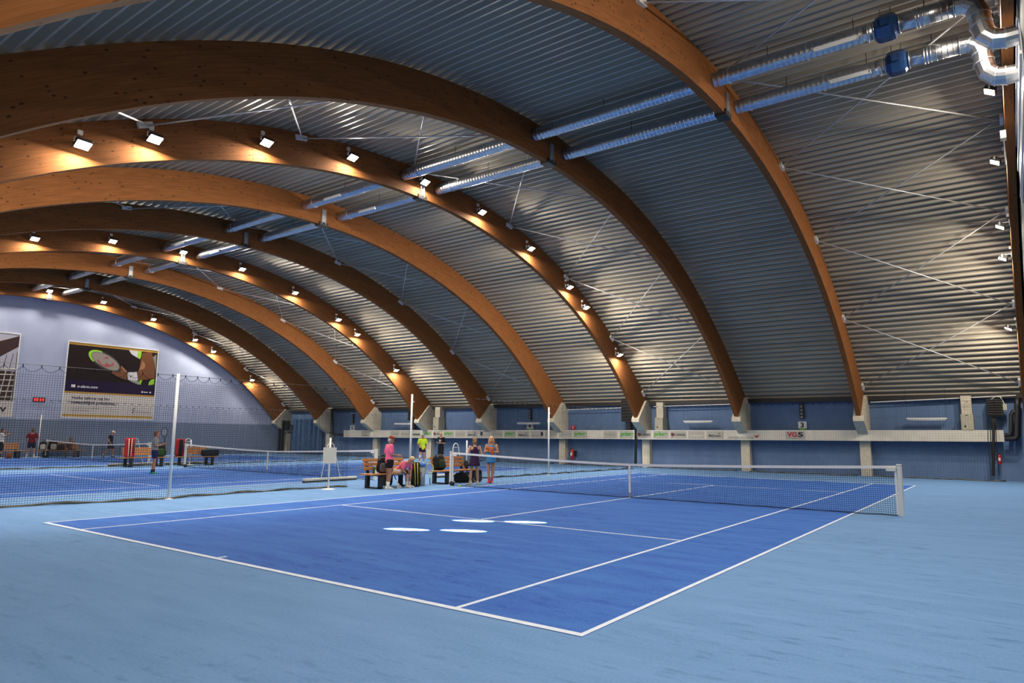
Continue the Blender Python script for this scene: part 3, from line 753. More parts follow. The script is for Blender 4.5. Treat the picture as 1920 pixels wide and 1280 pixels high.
flat('printed_shirt', [C1(*q) for q in ((1000, 662), (1130, 668), (1140, 720), (1085, 700))], pm('print_pale_fold', (.35, .33, .3)), pt, 3)
def ptext(s, a, b, wd, h, m, **kw):
    g = fit_text(s, Wd*wd, H*h, **kw); g.xf(T(u0+Wd*a-16, -.03, z1-H*b-5) @ FACE_V); return g.build('lettering', m, pt)
ptext('e-slavo.com', .127, .60, .215, .035, M['white'], shear=.2, bold=.02)
flat('printed_mark', rect(.065, .565, .105, .60), M['white'], pt, 5)
flat('printed_mark', rect(.84, .60, .862, .622), M['white'], pt, 5)
flat('printed_mark', rect(.87, .606, .918, .618), M['white'], pt, 5)
flat('printed_mark', [(u0+Wd*.945+.06*math.cos(k*.5), z1-H*.612+.06*math.sin(k*.5)) for k in range(12)], M['white'], pt, 5)
ptext('Vsaka tekma naj bo', .075, .765, .405, .05, M['txt_navy'], bold=.02)
ptext('vznemirljiva prilo\u017enost.', .075, .827, .485, .052, M['txt_navy'], bold=.02)
ptext('VZAMEMO JO RESNO', .085, .885, .32, .022, M['txt_grey'])
flat('printed_line', rect(.085, .902, .27, .91), M['txt_grey'], pt, 5)
ptext('S', .745, .915, .035, .07, M['txt_navy'], shear=.3)
ptext('portovarovanje', .782, .915, .175, .022, M['txt_navy'], shear=.1)

p2 = thing('advertising_banner', 'left banner on the end wall showing a white rope net, cut by the picture edge', 'banner', (7.5, PU, 5))
a0, a1, b0, b1 = 4.64, 10.35, 2.49, 7.51
MB().b2((a0-7.5, 0, b0-5), (a1-7.5, .05, b1-5)).build('panel', pm('poster_white', (.6, .55, .49)), p2)
MB().b2((a1-7.5, -.03, b0-5.05), (a1-7.45, .05, b1-4.95)).build('frame', M['white_steel'], p2)
MB().b2((a0-7.5, -.03, b1-5), (a1-7.5, .05, b1-4.95)).build('frame', M['white_steel'], p2)
MB().b2((a0-7.5, -.03, b0-5.05), (a1-7.5, .05, b0-5)).build('frame', M['white_steel'], p2)
R2 = lambda q: [(x, z) for x, z in q]
flat('printed_photo', [(a0, b1), (a1, b1), (a1, 3.42), (a0, 3.42)], pm('print_dark_net_ground', (.065, .04, .033)), p2, 1)
flat('printed_photo', [(a0, b1), (a1, b1), (a1, 5.2), (a0, 5.2)], pm('print_pale_sky', (.42, .41, .46)), p2, 2)
flat('printed_strap', [(a0, 4.9), (a1, 7.42), (a1, 6.75), (9.4, 6.0), (a0, 3.9)], pm('print_strap_brown', (.05, .028, .026)), p2, 3)
rope = pm('print_rope', (.5, .46, .4))
b = MB()
for k in range(14):
    x = 8.2+k*.33
    b.tube([(x-7.5, -.018, .35), (x-.25-7.5, -.018, -1.55)], .03, 4)
for k in range(6):
    z = 5.25-k*.34
    b.tube([(8.0-7.5, -.018, z-5), (a1-.03-7.5, -.018, z+.10-5)], .03, 4)
b.v = [(min(q[0], a1-7.53), q[1], q[2]) for q in b.v]
b.build('printed_net', rope, p2)
for k in range(5):
    x = 9.0+k*.33
    b = MB().tube([(x-7.5, -.018, .35), (min(x+.12, a1-.03)-7.5, -.018, 1.0+k*.1)], .015, 4).build('printed_cord', pm('print_cord_dark', (.05, .04, .04)), p2)
g = fit_text('slav', 1.05, .42, bold=.02); g.xf(T(9.02-7.5, -.03, 2.72-5) @ FACE_V); g.build('lettering', M['txt_black'], p2)

c = at(73.5, 749, 1, PU)
t = thing('digital_clock', 'black digital clock with red digits between the two banners', 'clock', (c.x, PU, c.z))
MB().b2((-.34, 0, -.15), (.34, .05, .15)).build('case', M['black'], t)
g = fit_text('10', .22, .19, bold=.03); g.xf(T(-.27, -.006, -.095) @ FACE_V); g.build('digits', M['led_red'], t)
g = fit_text('14', .22, .19, bold=.03); g.xf(T(.04, -.006, -.095) @ FACE_V); g.build('digits', M['led_red'], t)

# ================================================================== NETS
def wire(b, a, c, r):
    a, c = Vector(a), Vector(c); d = (c-a).normalized()
    x = d.orthogonal().normalized(); y = d.cross(x)
    vs = [q+(x*math.cos(k*2.0944)+y*math.sin(k*2.0944))*r for q in (a, c) for k in range(3)]
    o = len(b.v); b.v += vs; b.f += [(o, o+1, o+4, o+3), (o+1, o+2, o+5, o+4), (o+2, o, o+3, o+5)]
def tennis_net(vc, hw, label, left_dark=False):
    U = 11.885
    t = thing('tennis_net', label, 'net', (U, vc, 0))
    hz = lambda y: .90+.165*(abs(y)/hw)**1.35
    for s in (-1, 1):
        b = MB().b2((-.04, s*hw-.04, 0), (.04, s*hw+.04, 1.09)); b.b2((-.05, s*hw-.05, 1.07), (.05, s*hw+.05, 1.10)); b.b2((-.02, s*hw+s*.04, .2), (.02, s*hw+s*.055, 1.05))
        p = b.build('post', M['white_steel'], t, False, .005)
        MB().b2((-.045, s*(hw-.25), .95), (.0, s*(hw-.06), 1.03)).build('winch', M['white_steel'], p)
        if s == 1: MB().tube([(-.05, s*hw-.05, .07), (.05, s*hw-.05, .07)], .07, 12).build('wheel', M['black'], p)
    b = MB(); b.closed = False; n = int(2*(hw-.08)/.045)
    for k in range(n+1):
        y = -(hw-.08)+2*(hw-.08)*k/n
        wire(b, (0, y, .03), (0, y, hz(y)-.02), .0034)
    for j in range(23):
        z = .035+j*.0445
        seg = [(-(hw-.08)+2*(hw-.08)*k/16) for k in range(17)]
        for k in range(16):
            f = lambda y: .035+(hz(y)-.05-.035)*j/22
            wire(b, (0, seg[k], f(seg[k])), (0, seg[k+1], f(seg[k+1])), .0034)
    b.build('netting', M['net'], t)
    b = MB(); n = 28
    for k in range(n):
        y0 = -(hw-.05)+2*(hw-.05)*k/n; y1 = -(hw-.05)+2*(hw-.05)*(k+1)/n
        b.add([(x, y, hz(y)+dz) for y in (y0, y1) for x, dz in ((-.012, -.055), (.012, -.055), (.012, .005), (-.012, .005))],
              [(0, 1, 5, 4), (1, 2, 6, 5), (2, 3, 7, 6), (3, 0, 4, 7)])
    b.build('headband', M['tape'], t)
    MB().b2((-.016, -.026, .14), (.016, .026, hz(0)+.004)).build('centre_strap', M['tape'], t)
    MB().b2((-.01, -.02, 0), (.01, .02, .14)).build('strap_anchor', M['grey_cloth'], t)
    for s in (-1, 1): MB().b2((-.006, s*(hw-.075)-.02, .03), (.006, s*(hw-.075)+.02, hz(hw)-.02)).build('side_band', M['tape'], t)
    b = MB(); b.closed = False
    pts = [(.01*math.sin(k*1.7), -(hw-.08)+2*(hw-.08)*k/40, .014+.006*math.sin(k*2.3)) for k in range(41)]
    b.tube(pts, .009, 5); b.build('bottom_cord', M['net'], t)
    return t
tennis_net(5.485, 6.40, 'tennis net with white headband across the nearest court')
tennis_net(21.95, 6.50, 'tennis net across the middle court behind the divider net')
tennis_net(38.3, 6.40, 'distant tennis net across the farthest court')

def divider(name, label, pts, cell, r, H, hook, cat='divider net', cable=True, hem=True, wob=.05):
    """hanging netting along a floor polyline, scalloped between hooks on a cable"""
    t = thing(name, label, cat, (pts[0][0], pts[0][1], 0))
    O = Vector((pts[0][0], pts[0][1], 0))
    P = [Vector((a, b, 0)) for a, b in pts]
    L = [0]
    for i in range(len(P)-1): L.append(L[-1]+(P[i+1]-P[i]).length)
    def pos(s):
        for i in range(len(P)-1):
            if s <= L[i+1]+1e-6: k = (s-L[i])/(L[i+1]-L[i]); return P[i]+(P[i+1]-P[i])*k
        return P[-1]
    Nd = lambda s: Vector((0, 1, 0)) if abs(P[-1].x-P[0].x) > abs(P[-1].y-P[0].y) else Vector((1, 0, 0))
    def q(s, z):
        k = 1-z/H
        return pos(s)-O+Nd(s)*(wob*k*math.sin(s*1.9)+wob*.5*k*math.sin(s*5.3+1))+Vector((0, 0, z))
    top = lambda s: H-.03-.11*(1-(2*((s/hook) % 1)-1)**2)
    b = MB(); b.closed = False; n = int(L[-1]/cell)
    for k in range(n+1):
        s = L[-1]*k/n; tz = top(s)
        for z0, z1 in ((.02, tz*.5), (tz*.5, tz)): wire(b, q(s, z0), q(s, z1), r)
    st = .5; m = int(L[-1]/st)
    nz = int((H-.22)/cell)
    for j in range(nz+1):
        z = .02+j*cell
        for k in range(m): wire(b, q(L[-1]*k/m, z), q(L[-1]*(k+1)/m, z), r)
    m2 = int(L[-1]/(hook/8))
    for k in range(m2):
        s0, s1 = L[-1]*k/m2, L[-1]*(k+1)/m2
        wire(b, q(s0, top(s0)), q(s1, top(s1)), r*1.6)
    b.build('netting', M['curtain_net'], t)
    if cable:
        MB().tube([q(0, H), q(L[-1], H)], .006, 5).build('top_cable', M['dark_steel'], t)
        b = MB(); s = 0
        while s < L[-1]:
            wire(b, q(s, H-.06), q(s, H+.01), .012); s += hook
        b.closed = False; b.build('hook', M['net'], t).__setitem__('kind', 'stuff')
    if hem:
        k = int(L[-1]/.3)
        b = MB().tube([q(L[-1]*i/k, .025+.018*math.sin(i*1.3)) for i in range(k+1)], [.022+.012*math.sin(i*.9)**2 for i in range(k+1)], 6)
        b.build('bottom_hem', M['hem'], t)
    return t
divider('divider_net', 'tall dark divider net left of the nearest court, with scalloped top', [(-6.3, 14.35), (.4, 14.28), (3.6, 13.75), (6, 14.05), (9.15, 13.75)], .05, .0030, 3.03, .34)
divider('divider_net', 'far half of the divider net, beyond the benches beside the nearest court', [(14.9, 13.45), (27.6, 13.15)], .06, .0026, 3.0, .34)
divider('divider_net', 'second divider net between the middle and the farthest court', [(-6.3, 31.0), (9.2, 30.75), (16, 31.0), (29.0, 31.0)], .075, .0032, 2.95, .34)
for i in range(9):
    divider('wall_net', 'dark protective wall net, %s bay from the right along the far wall' % ORD[i], [(29.22, AV[i+1]-.3 if i else AV[1]-.3), (29.22, (AV[i]+(.62 if i == 3 else .3)) if i else -2.6)], .10, .0022, 3.28, .31, 'wall net', True, True, .02)

# divider posts
for px, py, u, v, h, s in ((316, 936, 3.594, 13.648, 3.05, 'nearest, standing in the hanging divider net'), (771, 907, 11.75, 13.62, 3.0, 'behind the seated player in pink'), (1040, 891, 19.31, 12.95, 2.85, 'right of the player in the blue skirt')):
    t = thing('divider_post', 'tall thin white divider post '+s, 'post', (u, v, 0), 0, None)
    MB().tube([(0, 0, 0), (0, 0, h)], .034, 12).build('pole', M['white_steel'], t, True)
    MB().lathe([(.09, 0), (.09, .012), (.04, .02)], n=16).build('base_plate', M['white_steel'], t)
    MB().b2((0, -.02, h-.28), (.10, .02, h-.23)).build('cable_hook', M['white_steel'], t)

# ================================================================== PEOPLE
def frame3(f, up):
    f = Vector(f).normalized(); l = Vector(up).cross(f).normalized(); u = f.cross(l)
    return Matrix((f, l, u)).transposed()
def loft(b, rings, n=18):
    """rings: (centre, lateral axis, depth axis, half width, half depth)"""
    vs = []; fs = []
    for c, la, da, rw, rd in rings:
        for k in range(n):
            a = 2*math.pi*k/n; vs.append(c+la*(rw*math.cos(a))+da*(rd*math.sin(a)))
    for i in range(len(rings)-1):
        for k in range(n): fs.append((i*n+k, i*n+(k+1) % n, (i+1)*n+(k+1) % n, (i+1)*n+k))
    fs += [tuple(range(n-1, -1, -1)), tuple((len(rings)-1)*n+k for k in range(n))]
    b.add(vs, fs)
def fuse(b, name, m, parent, voxel, smooth=2):
    """one continuous skin over overlapping volumes"""
    o = b.build('tmp', m)
    md = o.modifiers.new('r', 'REMESH'); md.mode = 'VOXEL'; md.voxel_size = voxel; md.use_smooth_shade = True
    if smooth:
        sm = o.modifiers.new('s', 'SMOOTH'); sm.factor = .5; sm.iterations = smooth
    bpy.context.view_layer.update()
    me = bpy.data.meshes.new_from_object(o.evaluated_get(bpy.context.evaluated_depsgraph_get()))
    me.name = name
    old = o.data; bpy.data.objects.remove(o); bpy.data.meshes.remove(old)
    if len(me.materials) == 0: me.materials.append(m)
    r = bpy.data.objects.new(name, me); COL.objects.link(r); r.parent = parent
    me.shade_smooth()
    return r
def limb(b, pts, rs, n=12):
    P = []; Q = []
    for i in range(len(pts)-1):
        for k in range(4):
            a = k/4; P.append(Vector(pts[i]).lerp(Vector(pts[i+1]), a)); Q.append(rs[i]+(rs[i+1]-rs[i])*a)
    P.append(Vector(pts[-1])); Q.append(rs[-1])
    b.tube(P, Q, n)
    for p, r in zip(pts, rs): b.super(p, (r, r, r), 1, 1, 10, 8)
STAND = dict(pel=(0, 0, .94), che=(0, 0, 1.27), nec=(0, 0, 1.46), hea=(.025, 0, 1.605),
             hipL=(0, .085, .90), knL=(.015, .095, .50), anL=(-.02, .10, .09), hipR=(0, -.085, .90), knR=(.015, -.095, .50), anR=(-.02, -.10, .09),
             shL=(-.005, .185, 1.40), elL=(-.03, .235, 1.12), wrL=(.04, .24, .87), shR=(-.005, -.185, 1.40), elR=(-.03, -.235, 1.12), wrR=(.04, -.24, .87),
             footL=(1, .15, 0), footR=(1, -.15, 0), look=(1, 0, 0))
CLOTH = {}
def cloth(c, rough=.85):
    k = tuple(c)
    if k not in CLOTH: CLOTH[k] = noisy('cloth_%d' % len(CLOTH), c, tuple(min(1, q*1.12+.003) for q in c), 30, rough, 0, .2)
    return CLOTH[k]
SKINS = {}
def skin(c):
    if tuple(c) not in SKINS: SKINS[tuple(c)] = noisy('skin_%d' % len(SKINS), c, tuple(q*1.08 for q in c), 14, .55, 0, .35)
    return SKINS[tuple(c)]
M['eye'] = new_mat('eye_dark', (.015, .012, .010), .3)
M['lips'] = new_mat('lips', (.30, .09, .07), .5)
def person(label, H, x, y, ang, pose=None, skin_c=(.52, .27, .17), wear=(), hair=None, cap=None, z0=0.0, slim=1.0):
    J = {k: Vector(v) for k, v in STAND.items()}
    for k, v in (pose or {}).items(): J[k] = Vector(v)
    K = H/1.75
    t = thing('person', label, 'person', (x, y, z0), ang); t.scale = (K, K, K)
    la_h = (J['hipL']-J['hipR']).normalized(); la_s = (J['shL']-J['shR']).normalized()
    up = (J['nec']-J['pel']).normalized()
    la_m = (la_h+la_s).normalized()
    dh, dm, ds = la_h.cross(up).normalized(), la_m.cross(up).normalized(), la_s.cross(up).normalized()
    wai = J['pel'].lerp(J['che'], .48)
    sc_ = (J['shL']+J['shR'])/2
    def torso(e, low=True):
        r = []
        if low: r.append((J['pel']-up*.10, la_h, dh, .125+e, .095+e))
        r += [(J['pel'], la_h, dh, .155*slim+e, .115+e), (wai, la_m, dm, .135*slim+e, .10+e), (J['che'], la_s, ds, .158*slim+e, .115+e),
              (sc_-up*.05, la_s, ds, .165*slim+e, .10+e), (sc_+up*.02, la_s, ds, .125+e, .075+e), (J['nec']+up*.0, la_s, ds, .06+e, .058+e)]
        return r
    lk_ = J['look'].normalized(); hu = (J['hea']-J['nec']).normalized(); hm = frame3(lk_, hu if abs(hu.dot(lk_)) < .9 else up)
    hc = J['hea']
    Hd = lambda p: hc+hm @ Vector(p)
    b = MB()
    loft(b, torso(0))
    limb(b, [J['nec']-up*.03, hc-hm @ Vector((.02, 0, .05))], [.056, .052])
    b.super(hc+hm @ Vector((-.008, 0, .025)), (.098, .076, .105), .95, .95, 16, 12, hm)
    b.super(Hd((.018, 0, -.055)), (.070, .058, .065), .9, .9, 14, 10, hm)
    limb(b, [Hd((.085, 0, .01)), Hd((.108, 0, -.028))], [.010, .016], 8)
    for s in (1, -1): b.super(Hd((-.005, s*.076, -.01)), (.022, .012, .034), .9, .9, 8, 6, hm)
    for S, s in (('L', 1), ('R', -1)):
        limb(b, [J['sh'+S], J['el'+S], J['wr'+S]], [.052, .040, .027])
        hv = (J['wr'+S]-J['el'+S]).normalized(); hv = Vector(J['hand'+S]).normalized() if 'hand'+S in J else hv
        side = hv.cross(ds*s)
        if side.length < .1: side = hv.orthogonal()
        side.normalize(); pn = side.cross(hv).normalized()*s
        pm_ = J['wr'+S]+hv*.05
        b.super(pm_, (.052, .038, .016), .8, .8, 12, 8, Matrix((hv, side, pn)).transposed())
        for q, ln in ((-.029, .062), (-.010, .074), (.010, .070), (.029, .054)):
            k0 = J['wr'+S]+hv*.088+side*q
            d1 = (hv*.9+pn*.35).normalized(); d2 = (hv*.45+pn*.9).normalized()
            limb(b, [k0, k0+d1*ln*.5, k0+d1*ln*.5+d2*ln*.5], [.0105, .0098, .009], 8)
        th = J['wr'+S]+hv*.03+side*.03
        limb(b, [th, th+(side*.7+hv*.6).normalized()*.035, th+(side*.7+hv*.6).normalized()*.035+(hv*.9+pn*.4).normalized()*.032], [.0125, .0115, .0098], 8)
        limb(b, [J['hip'+S], J['kn'+S], J['kn'+S].lerp(J['an'+S], .3), J['an'+S]], [.088*slim, .056, .055, .037])
        fd = J['foot'+S].normalized()
        limb(b, [J['an'+S]-fd*.02+Vector((0, 0, -.045)), J['an'+S]+fd*.14+Vector((0, 0, -.058))], [.036, .028])
    fuse(b, 'body', skin(skin_c), t, .0085, 1)
    # face
    for s in (1, -1): MB().super(Hd((.082, s*.031, .022)), (.012, .015, .009), 1, 1, 8, 6, hm).build('eye', M['eye'], t, True)
    MB().super(Hd((.083, 0, -.068)), (.010, .024, .006), 1, 1, 8, 6, hm).build('mouth', M['lips'], t, True)
    # hair and cap
    if hair:
        hcol, kind = hair
        b = MB()
        b.super(Hd((-.022, 0, .040)), (.100, .086, .108), .95, .95, 18, 14, hm)
        b.super(Hd((-.055, 0, -.02)), (.062, .078, .085), .95, .95, 16, 12, hm)
        if kind == 'long':
            limb(b, [Hd((-.075, 0, .03)), Hd((-.10, .01, -.09)), J['nec']-ds*.0+hm @ Vector((-.10, .02, -.06))], [.07, .065, .04])
            for s in (1, -1): limb(b, [Hd((-.01, s*.075, .02)), Hd((-.02, s*.088, -.07)), Hd((-.03, s*.085, -.15))], [.035, .034, .02])
        if kind == 'tail':
            limb(b, [Hd((-.10, 0, .03)), Hd((-.15, 0, -.02)), Hd((-.135, 0, -.13))], [.035, .036, .016])
        # keep the face free
        o = fuse(b, 'hair', cloth(hcol, .7), t, .011, 1)
        me = o.data; bm = bmesh.new(); bm.from_mesh(me)
        inv = hm.inverted()
        kill = [v for v in bm.verts if (lambda q: q.x > .035 and q.z < .070 and abs(q.y) < .072)(inv @ (v.co-hc))]
        bmesh.ops.delete(bm, geom=kill, context='VERTS'); bm.to_mesh(me); bm.free()
    if cap:
        b = MB(); b.super(Hd((-.012, 0, .052)), (.116, .098, .092), .95, .95, 20, 16, hm)
        c = b.build('cap', cloth(cap), t, True)
        bm = bmesh.new(); bm.from_mesh(c.data); inv = hm.inverted()
        bmesh.ops.delete(bm, geom=[v for v in bm.verts if (inv @ (v.co-hc)).z < .012+.05*max(0, (inv @ (v.co-hc)).x/.1)], context='VERTS'); bm.to_mesh(c.data); bm.free()
        b = MB(); b.super(Hd((.125, 0, .046)), (.075, .075, .008), .8, .9, 16, 8, hm); b.build('cap_brim', cloth(cap), c, True)
    # clothes
    for wname, c, *a in wear:
        b = MB()
        if wname in ('tee_shirt', 'tank_top'):
            loft(b, torso(.014 if wname == 'tee_shirt' else .010)[:-1] if wname == 'tee_shirt' else torso(.010)[:-3]+[(sc_-up*.05, la_s, ds, .128, .108), (sc_+up*.015, la_s, ds, .088, .085)])
            f = a[0] if a else .6
            if wname == 'tee_shirt':
                for S in 'LR':
                    e = J['sh'+S].lerp(J['el'+S], f); limb(b, [sc_.lerp(J['sh'+S], .55), J['sh'+S], e], [.07, .070, .062])
            else:
                for s in (.07, -.07):
                    limb(b, [sc_-up*.08+la_s*s*1.2+ds*.085, sc_+up*.045+la_s*s*1.2, sc_-up*.08+la_s*s*.5-ds*.09], [.036, .036, .036])
            fuse(b, wname, cloth(c), t, .013, 2)
        elif wname == 'shorts':
            f = a[0] if a else .5
            loft(b, [(J['pel']-up*.09, la_h, dh, .14*slim, .11), (J['pel'], la_h, dh, .168*slim, .128), (J['pel']+up*.075, la_h, dh, .155*slim, .12)])
            for S in 'LR':
                e = J['hip'+S].lerp(J['kn'+S], f); limb(b, [J['hip'+S], e], [.105*slim, .095])
            fuse(b, 'shorts', cloth(c), t, .013, 2)
        elif wname == 'skirt':
            hz_, fl = a
            mid = (J['knL']+J['knR'])/2; n = 28; rings = []
            for k in range(6):
                q = k/5; cpt = (J['pel']+up*.09).lerp(mid, q*hz_)
                rings.append((cpt, la_h, dh, .15*slim+fl*q, .115+fl*.8*q))
            loft(b, rings, n)
            for i, v in enumerate(b.v):
                r_ = i//n; k = i % n
                if r_ >= 2: b.v[i] = tuple(Vector(v)+(Vector(v)-rings[r_][0])*(.045*math.sin(k*2*math.pi*7/n))*(r_/5))
            b.build('skirt', cloth(c), t, True)
        elif wname == 'sock':
            for S in 'LR':
                b = MB(); top = J['an'+S].lerp(J['kn'+S], a[0] if a else .28)
                limb(b, [top, J['an'+S]-Vector((0, 0, .03))], [.050, .043]); b.build('sock', cloth(c), t, True)
        elif wname == 'shoe':
            for S in 'LR':
                fd = J['foot'+S].normalized(); fd.z = 0 if abs(fd.z) < .01 else fd.z
                fm = frame3(fd, (0, 0, 1) if abs(fd.z) < .9 else (1, 0, 0)); b = MB(); A = J['an'+S]
                loft(b, [(A+fm @ Vector((q, 0, zc)), fm.col[1], fm.col[2], wv, hv_) for q, zc, wv, hv_ in ((-.085, -.048, .022, .034), (-.06, -.040, .038, .048), (0, -.036, .042, .052), (.06, -.050, .046, .038), (.13, -.060, .048, .028), (.175, -.066, .036, .020), (.19, -.07, .015, .012))], 14)
                o = b.build('shoe', cloth(c), t, True)
                s_ = MB(); loft(s_, [(A+fm @ Vector((q, 0, -.082)), fm.col[1], fm.col[2], wv, .008) for q, wv in ((-.09, .025), (-.06, .041), (0, .045), (.12, .05), (.18, .038), (.195, .016))], 14)
                s_.build('sole', cloth(a[0]) if a else M['white'], o)
        elif wname == 'bandage':
            S = a[0]; k = J['kn'+S]
            limb(b, [k.lerp(J['hip'+S], .12), k, k.lerp(J['an'+S], .18)], [.064, .063, .062]); b.build('knee_bandage', cloth(c), t, True)
        elif wname == 'wristband':
            S = a[0]; limb(b, [J['wr'+S], J['wr'+S].lerp(J['el'+S], .18)], [.035, .037]); b.build('wristband', cloth(c), t, True)
        elif wname == 'shirt_print':
            c0 = J['che']+dm*(-.0)
            q = (-ds if True else ds)
            p0 = J['che']+q*-.0
            fwd = la_s.cross(up).normalized()
            o_ = J['che']+up*.03+fwd*.134
            for k in range(3):
                MB().box(o_-up*.045*k+la_s*.02, (.012, .15-.03*k, .026), Matrix((fwd, la_s, up)).transposed()).build('shirt_print', M['white'], t)
    return t
def seated(lean=.0, turn=0, reach=None, seat=.45, out=.42):
    """sitting pose facing +x, origin on the floor under the hips; lean tips the trunk forward (radians)"""
    s, c = math.sin(lean), math.cos(lean); h = seat+.09
    def tr(f, l, u): return (f*c+u*s, l, h+u*c-f*s)
    return dict(pel=(0, 0, h), che=tr(0, 0, .33), nec=tr(.01, 0, .52), hea=tr(.06, 0, .655), hipL=(0, .09, h-.01), hipR=(0, -.09, h-.01),
                knL=(out, .13, h-.02), knR=(out, -.13, h-.02), anL=(out+.02, .14, .09), anR=(out-.03, -.14, .09), shL=tr(0, .18, .46), shR=tr(0, -.18, .46))
ang = lambda d: math.radians(d)

# standing player in pink, looking down at something in the hand, by the first bench
pose = dict(hea=(.055, 0, 1.600), look=(1, -.1, -.45), elR=(-.02, -.25, 1.13), wrR=(.20, -.19, 1.10), elL=(-.05, .25, 1.14), wrL=(.10, .22, .98), footL=(1, .3, 0), footR=(1, -.1, 0), knL=(.03, .11, .5), anL=(.0, .15, .09), anR=(-.06, -.10, .09))
q = at(728, 916.5, 2, 0)
person('person standing in a pink shirt, black shorts and rust-red cap beside the bench', 1.585, q.x, q.y, ang(-22), pose, (.36, .17, .10),
       [('tee_shirt', (.80, .13, .25), .75), ('shorts', (.012, .012, .014), .42), ('sock', (.7, .68, .62), .32), ('shoe', (.72, .68, .58))], ((.42, .40, .36), 'short'), (.22, .04, .02), 0, 1.22)
# seated player in pink, bent forward over the knees
pose = seated(.88, 0, None, .44, .40)
pose.update(look=(.75, -.1, -.66), elL=(.34, .27, .60), wrL=(.42, .12, .42), elR=(.36, -.26, .62), wrR=(.50, -.10, .40), anL=(.36, .17, .09), anR=(.46, -.12, .09), knL=(.40, .15, .53), knR=(.43, -.13, .54))
person('person in a pink shirt sitting bent forward on the bench, blond hair', 1.60, 10.22, 12.62, ang(-80), pose, (.50, .26, .16),
       [('tee_shirt', (.80, .16, .23), .8), ('shorts', (.62, .58, .5), .45), ('bandage', (.02, .02, .025), 'R'), ('sock', (.66, .62, .55), .2), ('shoe', (.72, .68, .6))], ((.55, .43, .24), 'short'), None, 0, 1.2)
# neon shirt
q = at(791, 871.5, 2, 0)
pose = dict(elL=(-.02, .26, 1.13), wrL=(.10, .17, .92), elR=(.0, -.27, 1.14), wrR=(.16, -.16, 1.02), knR=(.05, -.13, .5), anR=(.02, -.20, .09), footR=(.8, -.6, 0), look=(1, .15, -.2))
person('person in a neon yellow shirt with white knee bandage standing on the middle court', 1.71, q.x, q.y, ang(-118), pose, (.50, .25, .15),
       [('tee_shirt', (.58, .80, .03), .7), ('shorts', (.02, .012, .03), .34), ('bandage', (.7, .7, .7), 'R'), ('sock', (.7, .68, .64), .2), ('shoe', (.72, .68, .62))], ((.45, .43, .40), 'short'), None, 0, 1.06)
# black shirt, blond
q = at(826, 868, 2, 0)
pose = dict(elL=(-.02, .25, 1.13), wrL=(.26, .13, 1.13), elR=(-.02, -.25, 1.13), wrR=(.27, -.06, 1.16), look=(1, 0, -.3))
person('blond person in black shirt with white print and long black shorts behind the second bench', 1.80, q.x, q.y, ang(-172), pose, (.50, .26, .17),
       [('tee_shirt', (.012, .011, .012), .75), ('shorts', (.015, .015, .017), .95), ('shirt_print', (.7, .7, .7)), ('sock', (.02, .02, .02), .2), ('shoe', (.03, .03, .03))], ((.62, .50, .30), 'short'), None, 0, 1.05)
# purple dress, back to the camera
q = at(889, 908.5, 2, 0)
pose = dict(elL=(-.02, .27, 1.13), wrL=(.16, .23, 1.28), elR=(-.03, -.27, 1.13), wrR=(.14, -.20, 1.02), hipL=(0, .09, .9), knL=(.01, .13, .5), anL=(-.02, .16, .09), knR=(.01, -.11, .5), anR=(-.02, -.13, .09), footL=(.8, .6, 0), footR=(1, -.2, 0))
person('person in a dark purple sleeveless tennis dress, seen from behind at the net post', 1.545, q.x, q.y, ang(52), pose, (.55, .32, .21),
       [('tank_top', (.045, .016, .06)), ('skirt', (.045, .016, .06), .62, .085), ('sock', (.66, .6, .5), .06), ('shoe', (.66, .55, .42))], ((.24, .12, .05), 'tail'), None, 0, 1.0)
# blue skirt, holding an orange jersey
q = at(920.5, 905, 2, 0)
pose = dict(elL=(.03, .25, 1.15), wrL=(.22, .04, 1.17), elR=(.03, -.25, 1.15), wrR=(.22, -.03, 1.24), knL=(.02, .07, .5), anL=(.0, .03, .09), knR=(.04, -.10, .5), anR=(.06, -.06, .09), look=(1, .25, .2), footL=(1, .1, 0), footR=(1, -.2, 0))
pq = person('person in a bright blue tennis skirt holding an orange jersey to the chest', 1.60, q.x, q.y, ang(-150), pose, (.50, .25, .14),
       [('tank_top', (.06, .22, .42)), ('skirt', (.05, .24, .52), .52, .06), ('sock', (.55, .08, .12), .22), ('shoe', (.50, .05, .06))], ((.60, .36, .16), 'long'), None, 0, .96)
MBt = MB(); MBt.super((.20, 0, 1.24), (.06, .12, .11), .7, .8); MBt.super((.22, .07, 1.12), (.045, .06, .10), .8, .9); MBt.super((.20, -.08, 1.30), (.05, .07, .06), .8, .9)
jer = fuse(MBt, 'jersey', cloth((.50, .10, .03)), None, .012, 2)
jer.location = pq.location; jer.rotation_euler.z = ang(-150); jer.scale = (1.60/1.75,)*3
tag(jer, 'crumpled orange jersey held by the player in the blue skirt', 'jersey')

